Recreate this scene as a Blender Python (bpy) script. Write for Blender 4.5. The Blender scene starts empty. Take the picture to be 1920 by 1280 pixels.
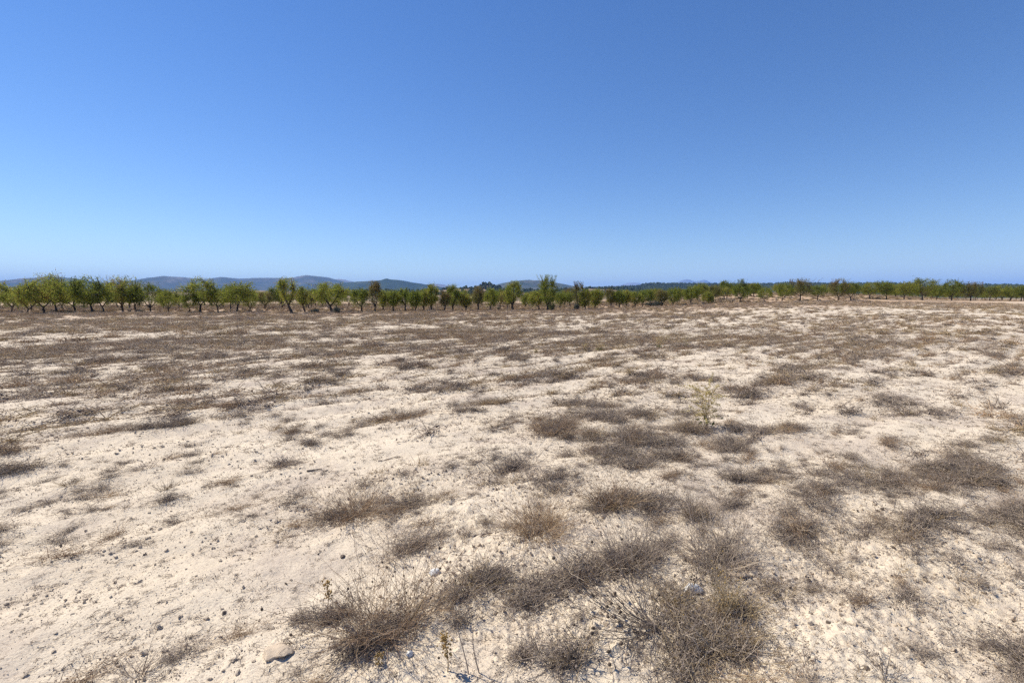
import bpy, bmesh, math
import numpy as np
from mathutils import Vector

# ------------------------------------------------------------------ scene, camera, world, sun, exposure
scn = bpy.context.scene
COL = scn.collection
EYE = 1.6                                   # metres above the field
FPX, CX, CY, HORIZON = 900.0, 960.0, 640.0, 558.0
PITCH = math.atan((CY - HORIZON) / FPX)

cam_data = bpy.data.cameras.new("camera")
cam_data.sensor_width = 36.0
cam_data.lens = 36.0 * FPX / 1920.0
cam_data.clip_start = 0.05
cam_data.clip_end = 120000.0
cam = bpy.data.objects.new("camera", cam_data)
cam.location = (0, 0, EYE)
cam.rotation_euler = (math.radians(90) - PITCH, 0, 0)
COL.objects.link(cam)
scn.camera = cam

SUN_EL = math.radians(50)
SUN_AZ = math.radians(-62)                  # measured from +Y towards +X: ahead and to the left
to_sun = Vector((math.sin(SUN_AZ) * math.cos(SUN_EL), math.cos(SUN_AZ) * math.cos(SUN_EL), math.sin(SUN_EL)))

world = bpy.data.worlds.new("World")
scn.world = world
world.use_nodes = True
wn, wl = world.node_tree.nodes, world.node_tree.links
wn.clear()
w_out = wn.new("ShaderNodeOutputWorld")
w_bg = wn.new("ShaderNodeBackground")
w_sky = wn.new("ShaderNodeTexSky")
w_sky.sky_type = 'NISHITA'
w_sky.sun_disc = False
w_sky.sun_elevation = SUN_EL
w_sky.sun_rotation = SUN_AZ
w_sky.altitude = 650
w_sky.air_density = 1.0
w_sky.dust_density = 0.0
w_sky.ozone_density = 2.0
w_hsv = wn.new("ShaderNodeHueSaturation")
w_hsv.inputs["Hue"].default_value = 0.510
w_hsv.inputs["Saturation"].default_value = 1.26
w_bg.inputs["Strength"].default_value = 0.086
wl.new(w_sky.outputs[0], w_hsv.inputs["Color"])
wl.new(w_hsv.outputs[0], w_bg.inputs["Color"])
wl.new(w_bg.outputs[0], w_out.inputs["Surface"])

sun_data = bpy.data.lights.new("sun", 'SUN')
sun_data.energy = 4.2
sun_data.angle = math.radians(0.53)
sun_data.color = (1.0, 0.94, 0.83)
sun = bpy.data.objects.new("sun", sun_data)
sun.rotation_euler = (-to_sun).to_track_quat('-Z', 'Y').to_euler()
sun.location = to_sun * 50
COL.objects.link(sun)

scn.view_settings.view_transform = 'Standard'
scn.view_settings.look = 'None'
scn.view_settings.exposure = 0.65
scn.view_settings.gamma = 1.0
scn.view_settings.use_curve_mapping = False
scn.cycles.max_bounces = 5
scn.cycles.diffuse_bounces = 3
scn.cycles.volume_bounces = 2
scn.cycles.transparent_max_bounces = 8
scn.cycles.use_denoising = False
scn.cycles.use_adaptive_sampling = False
scn.cycles.sample_clamp_indirect = 4.0

RNG = np.random.default_rng(7)


# ------------------------------------------------------------------ noise and terrain
def hash01(ix, iy, seed):
    h = (ix.astype(np.int64) * 374761393 + iy.astype(np.int64) * 668265263 + seed * 144269504) & 0xffffffff
    h = ((h ^ (h >> 13)) * 1274126177) & 0xffffffff
    h = h ^ (h >> 16)
    return (h & 0xffffff) / float(0xffffff)


def vnoise(x, y, seed=0):
    x = np.asarray(x, float); y = np.asarray(y, float)
    ix, iy = np.floor(x), np.floor(y)
    fx, fy = x - ix, y - iy
    fx = fx * fx * fx * (fx * (fx * 6 - 15) + 10)
    fy = fy * fy * fy * (fy * (fy * 6 - 15) + 10)
    a, b = hash01(ix, iy, seed), hash01(ix + 1, iy, seed)
    c, d = hash01(ix, iy + 1, seed), hash01(ix + 1, iy + 1, seed)
    return (a + (b - a) * fx) * (1 - fy) + (c + (d - c) * fx) * fy - 0.5


def fbm(x, y, seed=0, octaves=4, gain=0.5):
    s, amp, f = 0.0, 1.0, 1.0
    for k in range(octaves):
        s = s + amp * vnoise(np.asarray(x) * f + 17.3 * k, np.asarray(y) * f - 9.1 * k, seed + k)
        amp *= gain; f *= 2.03
    return s


def sstep(a, b, x):
    t = np.clip((np.asarray(x, float) - a) / (b - a), 0, 1)
    return t * t * (3 - 2 * t)


FU = np.array([math.cos(math.radians(38)), math.sin(math.radians(38))])    # the old plough lines run this way
FV = np.array([-FU[1], FU[0]])


def furrow(x, y):
    w = 0.35 * vnoise(np.asarray(x) * 0.35, np.asarray(y) * 0.35, 41)
    v = np.asarray(x) * FV[0] + np.asarray(y) * FV[1] + w
    return 0.5 + 0.5 * np.cos(v * 2 * math.pi / 0.78)


def ground_coarse(x, y):
    x = np.asarray(x, float); y = np.asarray(y, float)
    z = 0.85 * sstep(6, 42, x) * sstep(14, 76, y)
    z = z + 1.7 * np.exp(-(((x - 58) / 24) ** 2 + ((y - 102) / 20) ** 2))
    z = z + 0.10 * vnoise(x * 0.06, y * 0.06, 3) * sstep(4, 20, np.hypot(x, y))
    return z


def ground_z(x, y):
    x = np.asarray(x, float); y = np.asarray(y, float)
    r = np.hypot(x, y)
    near = 1 - sstep(25, 70, r)
    z = ground_coarse(x, y)
    z = z + near * (0.035 * vnoise(x * 0.9, y * 0.9, 5) + 0.05 * vnoise(x * 0.33, y * 0.33, 6))
    z = z + near * 0.042 * (furrow(x, y) - 0.5) * (0.4 + 1.2 * np.clip(vnoise(x * 0.25, y * 0.25, 8) + 0.4, 0, 1))
    return z


def fine_relief(x, y):
    r = np.hypot(x, y)
    k = 1 - sstep(6, 16, r)
    crumb = sstep(-0.25, 0.35, vnoise(x * 0.8, y * 0.8, 77))
    a = vnoise(x * 9, y * 9, 21) * 0.014
    b = (np.abs(vnoise(x * 22, y * 22, 22)) - 0.2) * -0.02 * (0.35 + crumb)
    c = np.clip(vnoise(x * 46, y * 46, 23) - 0.12, 0, 1) * 0.038 * (0.3 + crumb)
    return k * (a + b + c)


def ray(px, py):
    cp, sp = math.cos(PITCH), math.sin(PITCH)
    u, v = px - CX, CY - py
    return np.array([u, FPX * cp + v * sp, -FPX * sp + v * cp])


def on_ground(px, py):
    """The point of the field that a pixel of the photograph shows."""
    d = ray(px, py); d = d / np.linalg.norm(d)
    t = 0.5
    for _ in range(4000):
        p = np.array([0, 0, EYE]) + d * t
        gap = p[2] - float(ground_z(p[0], p[1]))
        if gap < 0.002 or t > 400:
            break
        t += max(gap * 0.6, 0.002)
    return p[0], p[1], float(ground_z(p[0], p[1]))


# ------------------------------------------------------------------ materials
def new_mat(name):
    m = bpy.data.materials.new(name)
    m.use_nodes = True
    nt = m.node_tree
    return m, nt, nt.nodes["Principled BSDF"]


def ramp(nt, fac, stops):
    r = nt.nodes.new("ShaderNodeValToRGB")
    els = r.color_ramp.elements
    while len(els) < len(stops):
        els.new(0.5)
    for e, (p, c) in zip(els, stops):
        e.position = p
        e.color = (*c, 1)
    nt.links.new(fac, r.inputs[0])
    return r.outputs[0]


def noise(nt, coord, scale, detail=4.0, rough=0.55):
    n = nt.nodes.new("ShaderNodeTexNoise")
    n.inputs["Scale"].default_value = scale
    n.inputs["Detail"].default_value = detail
    n.inputs["Roughness"].default_value = rough
    nt.links.new(coord, n.inputs["Vector"])
    return n.outputs["Fac"]


def mix(nt, fac, a, b, mode='MIX'):
    n = nt.nodes.new("ShaderNodeMix")
    n.data_type = 'RGBA'
    n.blend_type = mode
    for sock, val in ((n.inputs[0], fac), (n.inputs[6], a), (n.inputs[7], b)):
        if hasattr(val, "links"):
            nt.links.new(val, sock)
        elif isinstance(val, (int, float)):
            sock.default_value = val
        else:
            sock.default_value = (*val, 1)
    return n.outputs[2]


def mathn(nt, op, a, b=0.0, clamp=False):
    n = nt.nodes.new("ShaderNodeMath")
    n.operation = op
    n.use_clamp = clamp
    for sock, val in ((n.inputs[0], a), (n.inputs[1], b)):
        if hasattr(val, "links"):
            nt.links.new(val, sock)
        else:
            sock.default_value = val
    return n.outputs[0]


def soil_material():
    m, nt, bsdf = new_mat("pale_marl_soil")
    geo = nt.nodes.new("ShaderNodeNewGeometry").outputs["Position"]
    big = noise(nt, geo, 0.5, 5)
    mid = noise(nt, geo, 6.0, 5, 0.6)
    fine = noise(nt, geo, 70.0, 4, 0.7)
    grit = noise(nt, geo, 230.0, 2, 0.7)
    base = ramp(nt, big, [(0.3, (0.645, 0.53, 0.385)), (0.7, (0.715, 0.605, 0.46))])
    base = mix(nt, ramp(nt, mid, [(0.35, (0.0, 0.0, 0.0)), (0.75, (0.5, 0.5, 0.5))]), base, (0.75, 0.64, 0.485))
    crust = ramp(nt, noise(nt, geo, 0.9, 5, 0.65), [(0.50, (0.0, 0.0, 0.0)), (0.62, (0.85, 0.85, 0.85))])
    base = mix(nt, crust, base, (0.54, 0.445, 0.345))
    base = mix(nt, ramp(nt, fine, [(0.34, (0.8, 0.8, 0.8)), (0.46, (0, 0, 0))]), base, (0.36, 0.28, 0.21))
    base = mix(nt, ramp(nt, grit, [(0.30, (0.7, 0.7, 0.7)), (0.38, (0, 0, 0))]), base, (0.24, 0.185, 0.14))
    # the orchard's soil is redder than the field's
    sep = nt.nodes.new("ShaderNodeSeparateXYZ")
    nt.links.new(geo, sep.inputs[0])
    wob = mathn(nt, 'MULTIPLY', noise(nt, geo, 0.08, 3), 26.0)
    ydist = mathn(nt, 'ADD', sep.outputs[1], wob)
    xs = mathn(nt, 'MULTIPLY', sep.outputs[0], -0.26)
    ydist = mathn(nt, 'ADD', ydist, xs)
    rr = nt.nodes.new("ShaderNodeMapRange")
    nt.links.new(ydist, rr.inputs[0])
    rr.inputs[1].default_value = 52.0
    rr.inputs[2].default_value = 72.0
    orch = ramp(nt, noise(nt, geo, 0.35, 5, 0.65), [(0.3, (0.36, 0.25, 0.16)), (0.5, (0.47, 0.33, 0.22)), (0.72, (0.50, 0.36, 0.20))])
    base = mix(nt, rr.outputs[0], base, orch)
    # fields far beyond the orchard
    rf = nt.nodes.new("ShaderNodeMapRange")
    nt.links.new(sep.outputs[1], rf.inputs[0])
    rf.inputs[1].default_value = 180.0
    rf.inputs[2].default_value = 260.0
    far = ramp(nt, noise(nt, geo, 0.012, 5, 0.7), [(0.38, (0.10, 0.10, 0.055)), (0.52, (0.30, 0.22, 0.15)), (0.68, (0.38, 0.29, 0.21))])
    base = mix(nt, rf.outputs[0], base, far)
    nt.links.new(base, bsdf.inputs["Base Color"])
    bsdf.inputs["Roughness"].default_value = 0.95
    bsdf.inputs["Specular IOR Level"].default_value = 0.15
    h = mathn(nt, 'ADD', mathn(nt, 'MULTIPLY', noise(nt, geo, 38, 5, 0.7), 1.0), mathn(nt, 'MULTIPLY', fine, 0.6))
    bp = nt.nodes.new("ShaderNodeBump")
    bp.inputs["Strength"].default_value = 0.75
    bp.inputs["Distance"].default_value = 0.014
    nt.links.new(h, bp.inputs["Height"])
    nt.links.new(bp.outputs[0], bsdf.inputs["Normal"])
    return m


def tint_material(name, stops, rough=0.85, translucent=0.0, spread=0.35):
    """Colour by the per-twig / per-leaf attribute 'tint', shifted a little for each object or copy."""
    m, nt, bsdf = new_mat(name)
    at = nt.nodes.new("ShaderNodeAttribute")
    at.attribute_name = "tint"
    oi = nt.nodes.new("ShaderNodeObjectInfo")
    sh = mathn(nt, 'MULTIPLY', mathn(nt, 'SUBTRACT', oi.outputs["Random"], 0.5), spread)
    f = mathn(nt, 'ADD', at.outputs["Fac"], sh, clamp=True)
    c = ramp(nt, f, stops)
    nt.links.new(c, bsdf.inputs["Base Color"])
    bsdf.inputs["Roughness"].default_value = rough
    bsdf.inputs["Specular IOR Level"].default_value = 0.06 if translucent else 0.2
    if translucent:
        out = nt.nodes["Material Output"]
        tr = nt.nodes.new("ShaderNodeBsdfTranslucent")
        nt.links.new(c, tr.inputs["Color"])
        mx = nt.nodes.new("ShaderNodeMixShader")
        mx.inputs[0].default_value = translucent
        nt.links.new(bsdf.outputs[0], mx.inputs[1])
        nt.links.new(tr.outputs[0], mx.inputs[2])
        nt.links.new(mx.outputs[0], out.inputs["Surface"])
    return m


def rock_material(name, a, b):
    m, nt, bsdf = new_mat(name)
    co = nt.nodes.new("ShaderNodeTexCoord").outputs["Object"]
    c = ramp(nt, noise(nt, co, 14, 6, 0.65), [(0.3, a), (0.7, b)])
    c = mix(nt, ramp(nt, noise(nt, co, 120, 3, 0.7), [(0.3, (0.6, 0.6, 0.6)), (0.42, (0, 0, 0))]), c, (a[0] * 0.5, a[1] * 0.5, a[2] * 0.5))
    nt.links.new(c, bsdf.inputs["Base Color"])
    bsdf.inputs["Roughness"].default_value = 0.9
    bp = nt.nodes.new("ShaderNodeBump")
    bp.inputs["Strength"].default_value = 0.6
    bp.inputs["Distance"].default_value = 0.006
    nt.links.new(noise(nt, co, 45, 6, 0.7), bp.inputs["Height"])
    nt.links.new(bp.outputs[0], bsdf.inputs["Normal"])
    return m


def hill_material(name, wood, scrub, bare, scale, cover):
    m, nt, bsdf = new_mat(name)
    geo = nt.nodes.new("ShaderNodeNewGeometry").outputs["Position"]
    n1 = noise(nt, geo, scale, 6, 0.62)
    n2 = noise(nt, geo, scale * 9, 4, 0.7)
    f = mathn(nt, 'ADD', mathn(nt, 'MULTIPLY', n1, 0.62), mathn(nt, 'MULTIPLY', n2, 0.38))
    c = ramp(nt, f, [(cover - 0.08, wood), (cover + 0.03, scrub), (cover + 0.14, bare)])
    nt.links.new(c, bsdf.inputs["Base Color"])
    bsdf.inputs["Roughness"].default_value = 1.0
    bsdf.inputs["Specular IOR Level"].default_value = 0.0
    return m


MAT = {}
MAT["soil"] = soil_material()
MAT["twig"] = tint_material("dead_grey_brown_twig", [(0.0, (0.13, 0.105, 0.09)), (0.45, (0.30, 0.235, 0.185)), (0.8, (0.45, 0.355, 0.265)), (1.0, (0.58, 0.47, 0.34))])
MAT["brown"] = tint_material("dead_russet_twig", [(0.0, (0.17, 0.115, 0.08)), (0.5, (0.34, 0.225, 0.14)), (1.0, (0.50, 0.36, 0.21))])
MAT["straw"] = tint_material("dry_straw_stem", [(0.0, (0.22, 0.15, 0.08)), (0.5, (0.40, 0.29, 0.16)), (1.0, (0.58, 0.46, 0.28))])
MAT["seed"] = tint_material("dark_seed_head", [(0.0, (0.045, 0.035, 0.028)), (1.0, (0.14, 0.10, 0.07))])
MAT["ochre"] = tint_material("ochre_flower_head", [(0.0, (0.30, 0.19, 0.07)), (1.0, (0.50, 0.34, 0.13))])
MAT["weed"] = tint_material("green_weed_leaf", [(0.0, (0.07, 0.09, 0.035)), (0.6, (0.17, 0.185, 0.07)), (1.0, (0.34, 0.32, 0.12))], translucent=0.2)
MAT["pod"] = tint_material("yellow_green_pod", [(0.0, (0.38, 0.30, 0.10)), (0.6, (0.60, 0.48, 0.20)), (1.0, (0.74, 0.61, 0.32))], translucent=0.2)
MAT["leaf"] = tint_material("almond_leaf", [(0.0, (0.10, 0.13, 0.024)), (0.45, (0.235, 0.275, 0.044)), (0.8, (0.42, 0.41, 0.07)), (0.95, (0.32, 0.23, 0.07)), (1.0, (0.30, 0.17, 0.08))], 0.8, 0.5, 0.5)
MAT["leaf_brown"] = tint_material("browning_almond_leaf", [(0.0, (0.075, 0.09, 0.028)), (0.5, (0.18, 0.18, 0.05)), (0.85, (0.26, 0.20, 0.07)), (1.0, (0.28, 0.17, 0.085))], 0.8, 0.45, 0.3)
MAT["grey_leaf"] = tint_material("grey_green_bush_leaf", [(0.0, (0.06, 0.07, 0.055)), (0.6, (0.12, 0.135, 0.105)), (1.0, (0.20, 0.19, 0.14))], 0.8, 0.1, 0.2)
MAT["pine"] = tint_material("far_pine_crown", [(0.0, (0.02, 0.03, 0.014)), (1.0, (0.055, 0.075, 0.03))], 0.9, 0.0, 0.5)
MAT["bark"] = tint_material("dark_almond_bark", [(0.0, (0.045, 0.035, 0.03)), (1.0, (0.11, 0.085, 0.07))], 0.95)
MAT["clod"] = rock_material("soil_clod", (0.40, 0.31, 0.22), (0.62, 0.51, 0.38))
MAT["dark_clod"] = rock_material("dark_crumb", (0.09, 0.07, 0.055), (0.20, 0.15, 0.11))
MAT["stone"] = rock_material("buff_stone", (0.50, 0.38, 0.26), (0.68, 0.55, 0.40))
MAT["white_stone"] = rock_material("chalk_stone", (0.74, 0.71, 0.65), (0.88, 0.86, 0.80))


# ------------------------------------------------------------------ mesh helpers
def norm(v):
    return v / np.maximum(np.linalg.norm(v, axis=-1, keepdims=True), 1e-9)


class Faces:
    """Collects quads with one tint value per vertex."""
    def __init__(self):
        self.V, self.Q, self.A, self.n = [], [], [], 0

    def add(self, V, Q, A):
        self.V.append(V); self.Q.append(Q + self.n); self.A.append(A); self.n += len(V)

    def tubes(self, P, R, A, rng, sides=3):
        M, K, _ = P.shape
        if M == 0:
            return
        t = norm(np.gradient(P, axis=1))
        a = norm(rng.normal(size=(M, 1, 3)))
        n = norm(np.cross(t, a)); b = np.cross(t, n)
        ang = np.arange(sides) * 2 * math.pi / sides
        V = P[:, :, None, :] + R[:, :, None, None] * (n[:, :, None, :] * np.cos(ang)[None, None, :, None] + b[:, :, None, :] * np.sin(ang)[None, None, :, None])
        i = np.arange(M)[:, None, None] * K * sides + np.arange(K - 1)[None, :, None] * sides
        s = np.arange(sides)[None, None, :]; s1 = (s + 1) % sides
        Q = np.stack([i + s, i + s1, i + sides + s1, i + sides + s], -1).reshape(-1, 4)
        self.add(V.reshape(-1, 3), Q, np.repeat(A, K * sides))

    def leaves(self, C, L, W, A, rng, up=0.0):
        M = len(C)
        a = rng.normal(size=(M, 3)); a[:, 2] = a[:, 2] * (1 - up) + up * np.abs(a[:, 2])
        a = norm(a); s = norm(np.cross(a, rng.normal(size=(M, 3))))
        nrm = np.cross(a, s)
        a = a * (L / 2)[:, None]; s = s * (W / 2)[:, None]
        V = np.stack([C - a, C + s + nrm * (W * 0.15)[:, None], C + a, C - s + nrm * (W * 0.15)[:, None]], 1).reshape(-1, 3)
        Q = np.arange(M * 4).reshape(M, 4)
        self.add(V, Q, np.repeat(A, 4))

    def blobs(self, C, S, A, stretch=1.0):
        """Small eight-vertex seed heads."""
        M = len(C)
        u = np.array([[0, 0, -1], [1, 0, -.35], [0, 1, -.35], [-1, 0, -.35], [0, -1, -.35], [.8, .0, .45], [0, .8, .45], [-.8, 0, .45], [0, -.8, .45], [0, 0, 1]])
        u = u * np.array([1, 1, stretch])
        q = np.array([[0, 2, 1, 1], [0, 3, 2, 2], [0, 4, 3, 3], [0, 1, 4, 4], [1, 2, 6, 5], [2, 3, 7, 6], [3, 4, 8, 7], [4, 1, 5, 8], [9, 5, 6, 6], [9, 6, 7, 7], [9, 7, 8, 8], [9, 8, 5, 5]])
        V = (C[:, None, :] + u[None] * S[:, None, None]).reshape(-1, 3)
        T = (q[None] + np.arange(M)[:, None, None] * 10).reshape(-1, 4)
        self.add(V, T, np.repeat(A, 10))

    def mesh(self, name, mat, smooth=False):
        V = np.concatenate(self.V); Q = np.concatenate(self.Q); A = np.concatenate(self.A)
        return mesh_np(name, V, Q, mat, A, smooth)


def mesh_np(name, V, Q, mat, A=None, smooth=False):
    """Quads; a quad whose last two corners are the same becomes a triangle."""
    me = bpy.data.meshes.new(name)
    tri = Q[:, 2] == Q[:, 3]
    cnt = np.where(tri, 3, 4)
    keep = np.ones(Q.shape, bool); keep[tri, 3] = False
    loops = Q[keep]
    start = np.concatenate([[0], np.cumsum(cnt)[:-1]])
    me.vertices.add(len(V)); me.vertices.foreach_set("co", V.astype(np.float32).ravel())
    me.loops.add(len(loops)); me.loops.foreach_set("vertex_index", loops.astype(np.int32))
    me.polygons.add(len(Q))
    me.polygons.foreach_set("loop_start", start.astype(np.int32))
    me.polygons.foreach_set("loop_total", cnt.astype(np.int32))
    if smooth:
        me.polygons.foreach_set("use_smooth", np.ones(len(Q), bool))
    me.update(calc_edges=True)
    if A is not None:
        at = me.attributes.new("tint", 'FLOAT', 'POINT')
        at.data.foreach_set("value", A.astype(np.float32))
    me.materials.append(mat)
    return me


def link(name, data, parent=None, loc=(0, 0, 0), rz=0.0, scale=1.0):
    o = bpy.data.objects.new(name, data)
    COL.objects.link(o)
    o.parent = parent
    o.location = loc
    o.rotation_euler = (0, 0, rz)
    if scale != 1.0:
        o.scale = (scale,) * 3
    return o


def tag(o, label=None, category=None, group=None, kind=None):
    for k, v in (("label", label), ("category", category), ("group", group), ("kind", kind)):
        if v:
            o[k] = v
    return o


def rock_mesh(name, rng, mat, sub=2, flat=0.6, rough=0.35, size=(1, 1, 1)):
    bm = bmesh.new()
    bmesh.ops.create_icosphere(bm, subdivisions=sub, radius=1.0)
    planes = [(Vector(norm(rng.normal(size=3))), rng.uniform(0.55, 0.85)) for _ in range(9)]
    off = rng.uniform(0, 50, 3)
    for v in bm.verts:
        p = v.co.copy()
        for n, d in planes:
            k = p.dot(n) - d
            if k > 0:
                p -= n * k * 0.9
        w = 1 + rough * float(fbm(p.x * 1.6 + off[0] + p.z, p.y * 1.6 + off[1] - p.z * 0.7, 9, 3))
        v.co = Vector((p.x * w * size[0], p.y * w * size[1], p.z * w * flat * size[2]))
    me = bpy.data.meshes.new(name)
    bm.to_mesh(me); bm.free()
    me.materials.append(mat)
    return me


def scatter(name, label, category, protos, P, R, S, I):
    """ONE object of kind stuff: copies of small meshes on points, by geometry nodes."""
    src = bpy.data.collections.new(name + "_source")
    for k, me in enumerate(protos):
        src.objects.link(bpy.data.objects.new("%s_source_%02d" % (name, k), me))
    me = bpy.data.meshes.new(name)
    n = len(P)
    me.vertices.add(n); me.vertices.foreach_set("co", np.asarray(P, np.float32).ravel())
    for an, ty, key, val in (("turn", 'FLOAT_VECTOR', "vector", R), ("size", 'FLOAT_VECTOR', "vector", S), ("pick", 'INT', "value", I)):
        a = me.attributes.new(an, ty, 'POINT')
        a.data.foreach_set(key, np.asarray(val, np.int32 if ty == 'INT' else np.float32).ravel())
    o = link(name, me)
    ng = bpy.data.node_groups.new(name + "_nodes", 'GeometryNodeTree')
    ng.interface.new_socket("Geometry", in_out='INPUT', socket_type='NodeSocketGeometry')
    ng.interface.new_socket("Geometry", in_out='OUTPUT', socket_type='NodeSocketGeometry')
    N, L = ng.nodes, ng.links
    gi, go = N.new("NodeGroupInput"), N.new("NodeGroupOutput")
    ci = N.new("GeometryNodeCollectionInfo")
    ci.inputs["Collection"].default_value = src
    ci.inputs["Separate Children"].default_value = True
    ci.inputs["Reset Children"].default_value = True
    iop = N.new("GeometryNodeInstanceOnPoints")
    iop.inputs["Pick Instance"].default_value = True

    def attr(nm, ty):
        a = N.new("GeometryNodeInputNamedAttribute")
        a.data_type = ty
        a.inputs["Name"].default_value = nm
        return a.outputs["Attribute"]
    e2r = N.new("FunctionNodeEulerToRotation")
    L.new(attr("turn", 'FLOAT_VECTOR'), e2r.inputs[0])
    L.new(gi.outputs[0], iop.inputs["Points"])
    L.new(ci.outputs[0], iop.inputs["Instance"])
    L.new(attr("pick", 'INT'), iop.inputs["Instance Index"])
    L.new(e2r.outputs[0], iop.inputs["Rotation"])
    L.new(attr("size", 'FLOAT_VECTOR'), iop.inputs["Scale"])
    L.new(iop.outputs[0], go.inputs[0])
    md = o.modifiers.new("copies", 'NODES')
    md.node_group = ng
    tag(o, label, category, None, "stuff")
    return o


# ------------------------------------------------------------------ the ground: one sheet out to the horizon
def build_ground():
    r = [0.25]
    while r[-1] < 26500:
        q = r[-1]
        k = 0.05 if q < 1.2 else 0.0052 if q < 9 else 0.0095 if q < 30 else 0.02 if q < 130 else 0.09
        r.append(q * (1 + k))
    r = np.array(r)
    az = np.concatenate([np.linspace(-58, 58, 560), np.linspace(58, 302, 62)[1:-1]])
    az = np.radians(az)
    na, nr = len(az), len(r)
    X = r[:, None] * np.sin(az)[None, :]; Y = r[:, None] * np.cos(az)[None, :]
    Z = ground_z(X, Y) + fine_relief(X, Y)
    V = np.stack([X, Y, Z], -1).reshape(-1, 3)
    i = (np.arange(nr - 1)[:, None] * na); j = np.arange(na)[None, :]; j1 = (j + 1) % na
    Q = np.stack([i + j, i + j1, i + na + j1, i + na + j], -1)[:, :, ::-1].reshape(-1, 4)
    V = np.concatenate([V, [[0, 0, float(ground_z(0., 0.))]]])
    c = len(V) - 1
    jj = np.arange(na)
    fan = np.stack([np.full(na, c), jj, (jj + 1) % na, (jj + 1) % na], -1)[:, [0, 2, 1, 1]]
    me = mesh_np("ground", V, np.concatenate([Q, fan]), MAT["soil"], None, True)
    tag(link("ground", me), "dry pale field of crumbly marl soil running back to the orchard", "ground", None, "structure")


build_ground()


# ------------------------------------------------------------------ hills and mountains behind
def px_az(px):
    d = ray(px, HORIZON)
    return math.atan2(d[0], d[1])


def hill(name, label, dist, half, line, mat, rough, seed, na=260, nr=34, back=0.8):
    """A real ridge: its crest stands DIST metres away and rises as high as the skyline shows, with a long front slope."""
    pxs = np.array([p for p, _ in line], float)
    az = np.array([px_az(p) for p in pxs])
    ht = []
    for p, y in line:
        d = ray(p, y)
        ht.append(EYE + dist * d[2] / math.hypot(d[0], d[1]))
    A = np.linspace(az[0], az[-1], na)
    H = np.interp(A, az, ht)
    ker = np.array([1, 2, 1.]); ker /= ker.sum()
    H = np.convolve(np.pad(H, 1, 'edge'), ker, 'valid')
    ends = np.minimum(sstep(0, 0.05, np.linspace(0, 1, na)), sstep(0, 0.05, np.linspace(1, 0, na)))
    T = np.linspace(-1, back, nr)
    prof = np.where(T < 0, (1 + T) ** 1.35, 1 - (T / back) ** 2)
    R = dist + T[:, None] * half + dist * 0.02 * vnoise(A[None, :] * 14, T[:, None] * 0, seed + 5)
    X = R * np.sin(A)[None, :]; Y = R * np.cos(A)[None, :]
    s = 3.2 / half
    n = fbm(X * s, Y * s, seed, 5, 0.55)
    gul = -np.abs(vnoise(X * s * 1.7, Y * s * 1.7, seed + 9)) * 2 + 0.4
    k = np.sin(np.clip((T + 1) / (1 + back), 0, 1) * math.pi)[:, None]
    crest = np.exp(-(T / 0.16) ** 2)[:, None]
    Z = H[None, :] * prof[:, None] * (1 + (1 - 0.93 * crest) * rough * k * (n + 0.6 * gul)) * ends[None, :]
    Z = np.minimum(Z, H[None, :] * (R / dist) * (0.985 + 0.015 * crest) + 0.02 * H[None, :] * n * rough)
    Z = Z - 3.0 * (1 - ends[None, :]) - 3.0 * (np.abs(T)[:, None] > 0.97)
    V = np.stack([X, Y, Z], -1).reshape(-1, 3)
    i = np.arange(nr - 1)[:, None] * na; j = np.arange(na - 1)[None, :]
    Q = np.stack([i + j, i + j + 1, i + na + j + 1, i + na + j], -1).reshape(-1, 4)
    tag(link(name, mesh_np(name, V, Q, mat, None, True)), label, "hill", None, "structure")
    return X, Y, Z, T


M_FAR = hill_material("far_mountain_rock", (0.10, 0.11, 0.07), (0.20, 0.17, 0.13), (0.34, 0.29, 0.24), 0.0006, 0.46)
M_RANGE = hill_material("mountain_scrub", (0.045, 0.06, 0.035), (0.085, 0.085, 0.06), (0.21, 0.18, 0.15), 0.0016, 0.51)
M_WOOD = hill_material("wooded_mountain", (0.03, 0.045, 0.02), (0.05, 0.065, 0.03), (0.16, 0.14, 0.09), 0.003, 0.55)
M_KNOLL = hill_material("scrubby_knoll_soil", (0.06, 0.065, 0.035), (0.22, 0.16, 0.11), (0.36, 0.27, 0.19), 0.012, 0.44)

hill("mountain", "pale blue twin-topped mountain on the horizon behind the wooded plateau", 21000, 3500,
     [(1095, 560), (1120, 541), (1150, 535), (1165, 533.5), (1176, 530.5), (1188, 529.5), (1198, 530.5), (1206, 534), (1225, 540), (1245, 540), (1262, 533), (1270, 528.5),
      (1279, 525), (1284, 523.6), (1292, 524), (1300, 527), (1308, 526.6), (1315, 525), (1320, 524), (1326, 526.4), (1334, 530), (1345, 533), (1370, 537), (1385, 535), (1395, 534),
      (1410, 536), (1450, 533), (1500, 528), (1540, 530), (1600, 534), (1700, 529), (1780, 533), (1900, 538), (2000, 560)], M_FAR, 0.35, 11, 420)
hill("mountain", "rounded blue mountain standing highest, its long ridge behind the leaning almond tree", 9000, 2600,
     [(-420, 560), (-300, 536), (-150, 528), (-40, 532), (40, 522), (95, 518), (140, 521), (200, 530), (260, 524), (310, 515), (345, 518), (380, 523), (415, 518), (450, 521), (505, 521), (530, 521), (545, 522), (558, 519), (568, 517), (576, 515.6), (588, 517), (600, 518), (618, 520.5),
      (630, 524), (650, 529), (680, 534), (720, 541), (760, 550), (800, 560)], M_RANGE, 0.85, 12, 420)
hill("mountain", "faint blue ridge seen between the rounded mountain and the dark wooded one", 13000, 3000,
     [(560, 560), (600, 530), (625, 524.5), (636, 523), (646, 524), (658, 527), (690, 533), (740, 536), (785, 535), (800, 533), (815, 532), (830, 533), (845, 536), (862, 540), (900, 547), (940, 560)], M_FAR, 0.35, 13)
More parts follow.
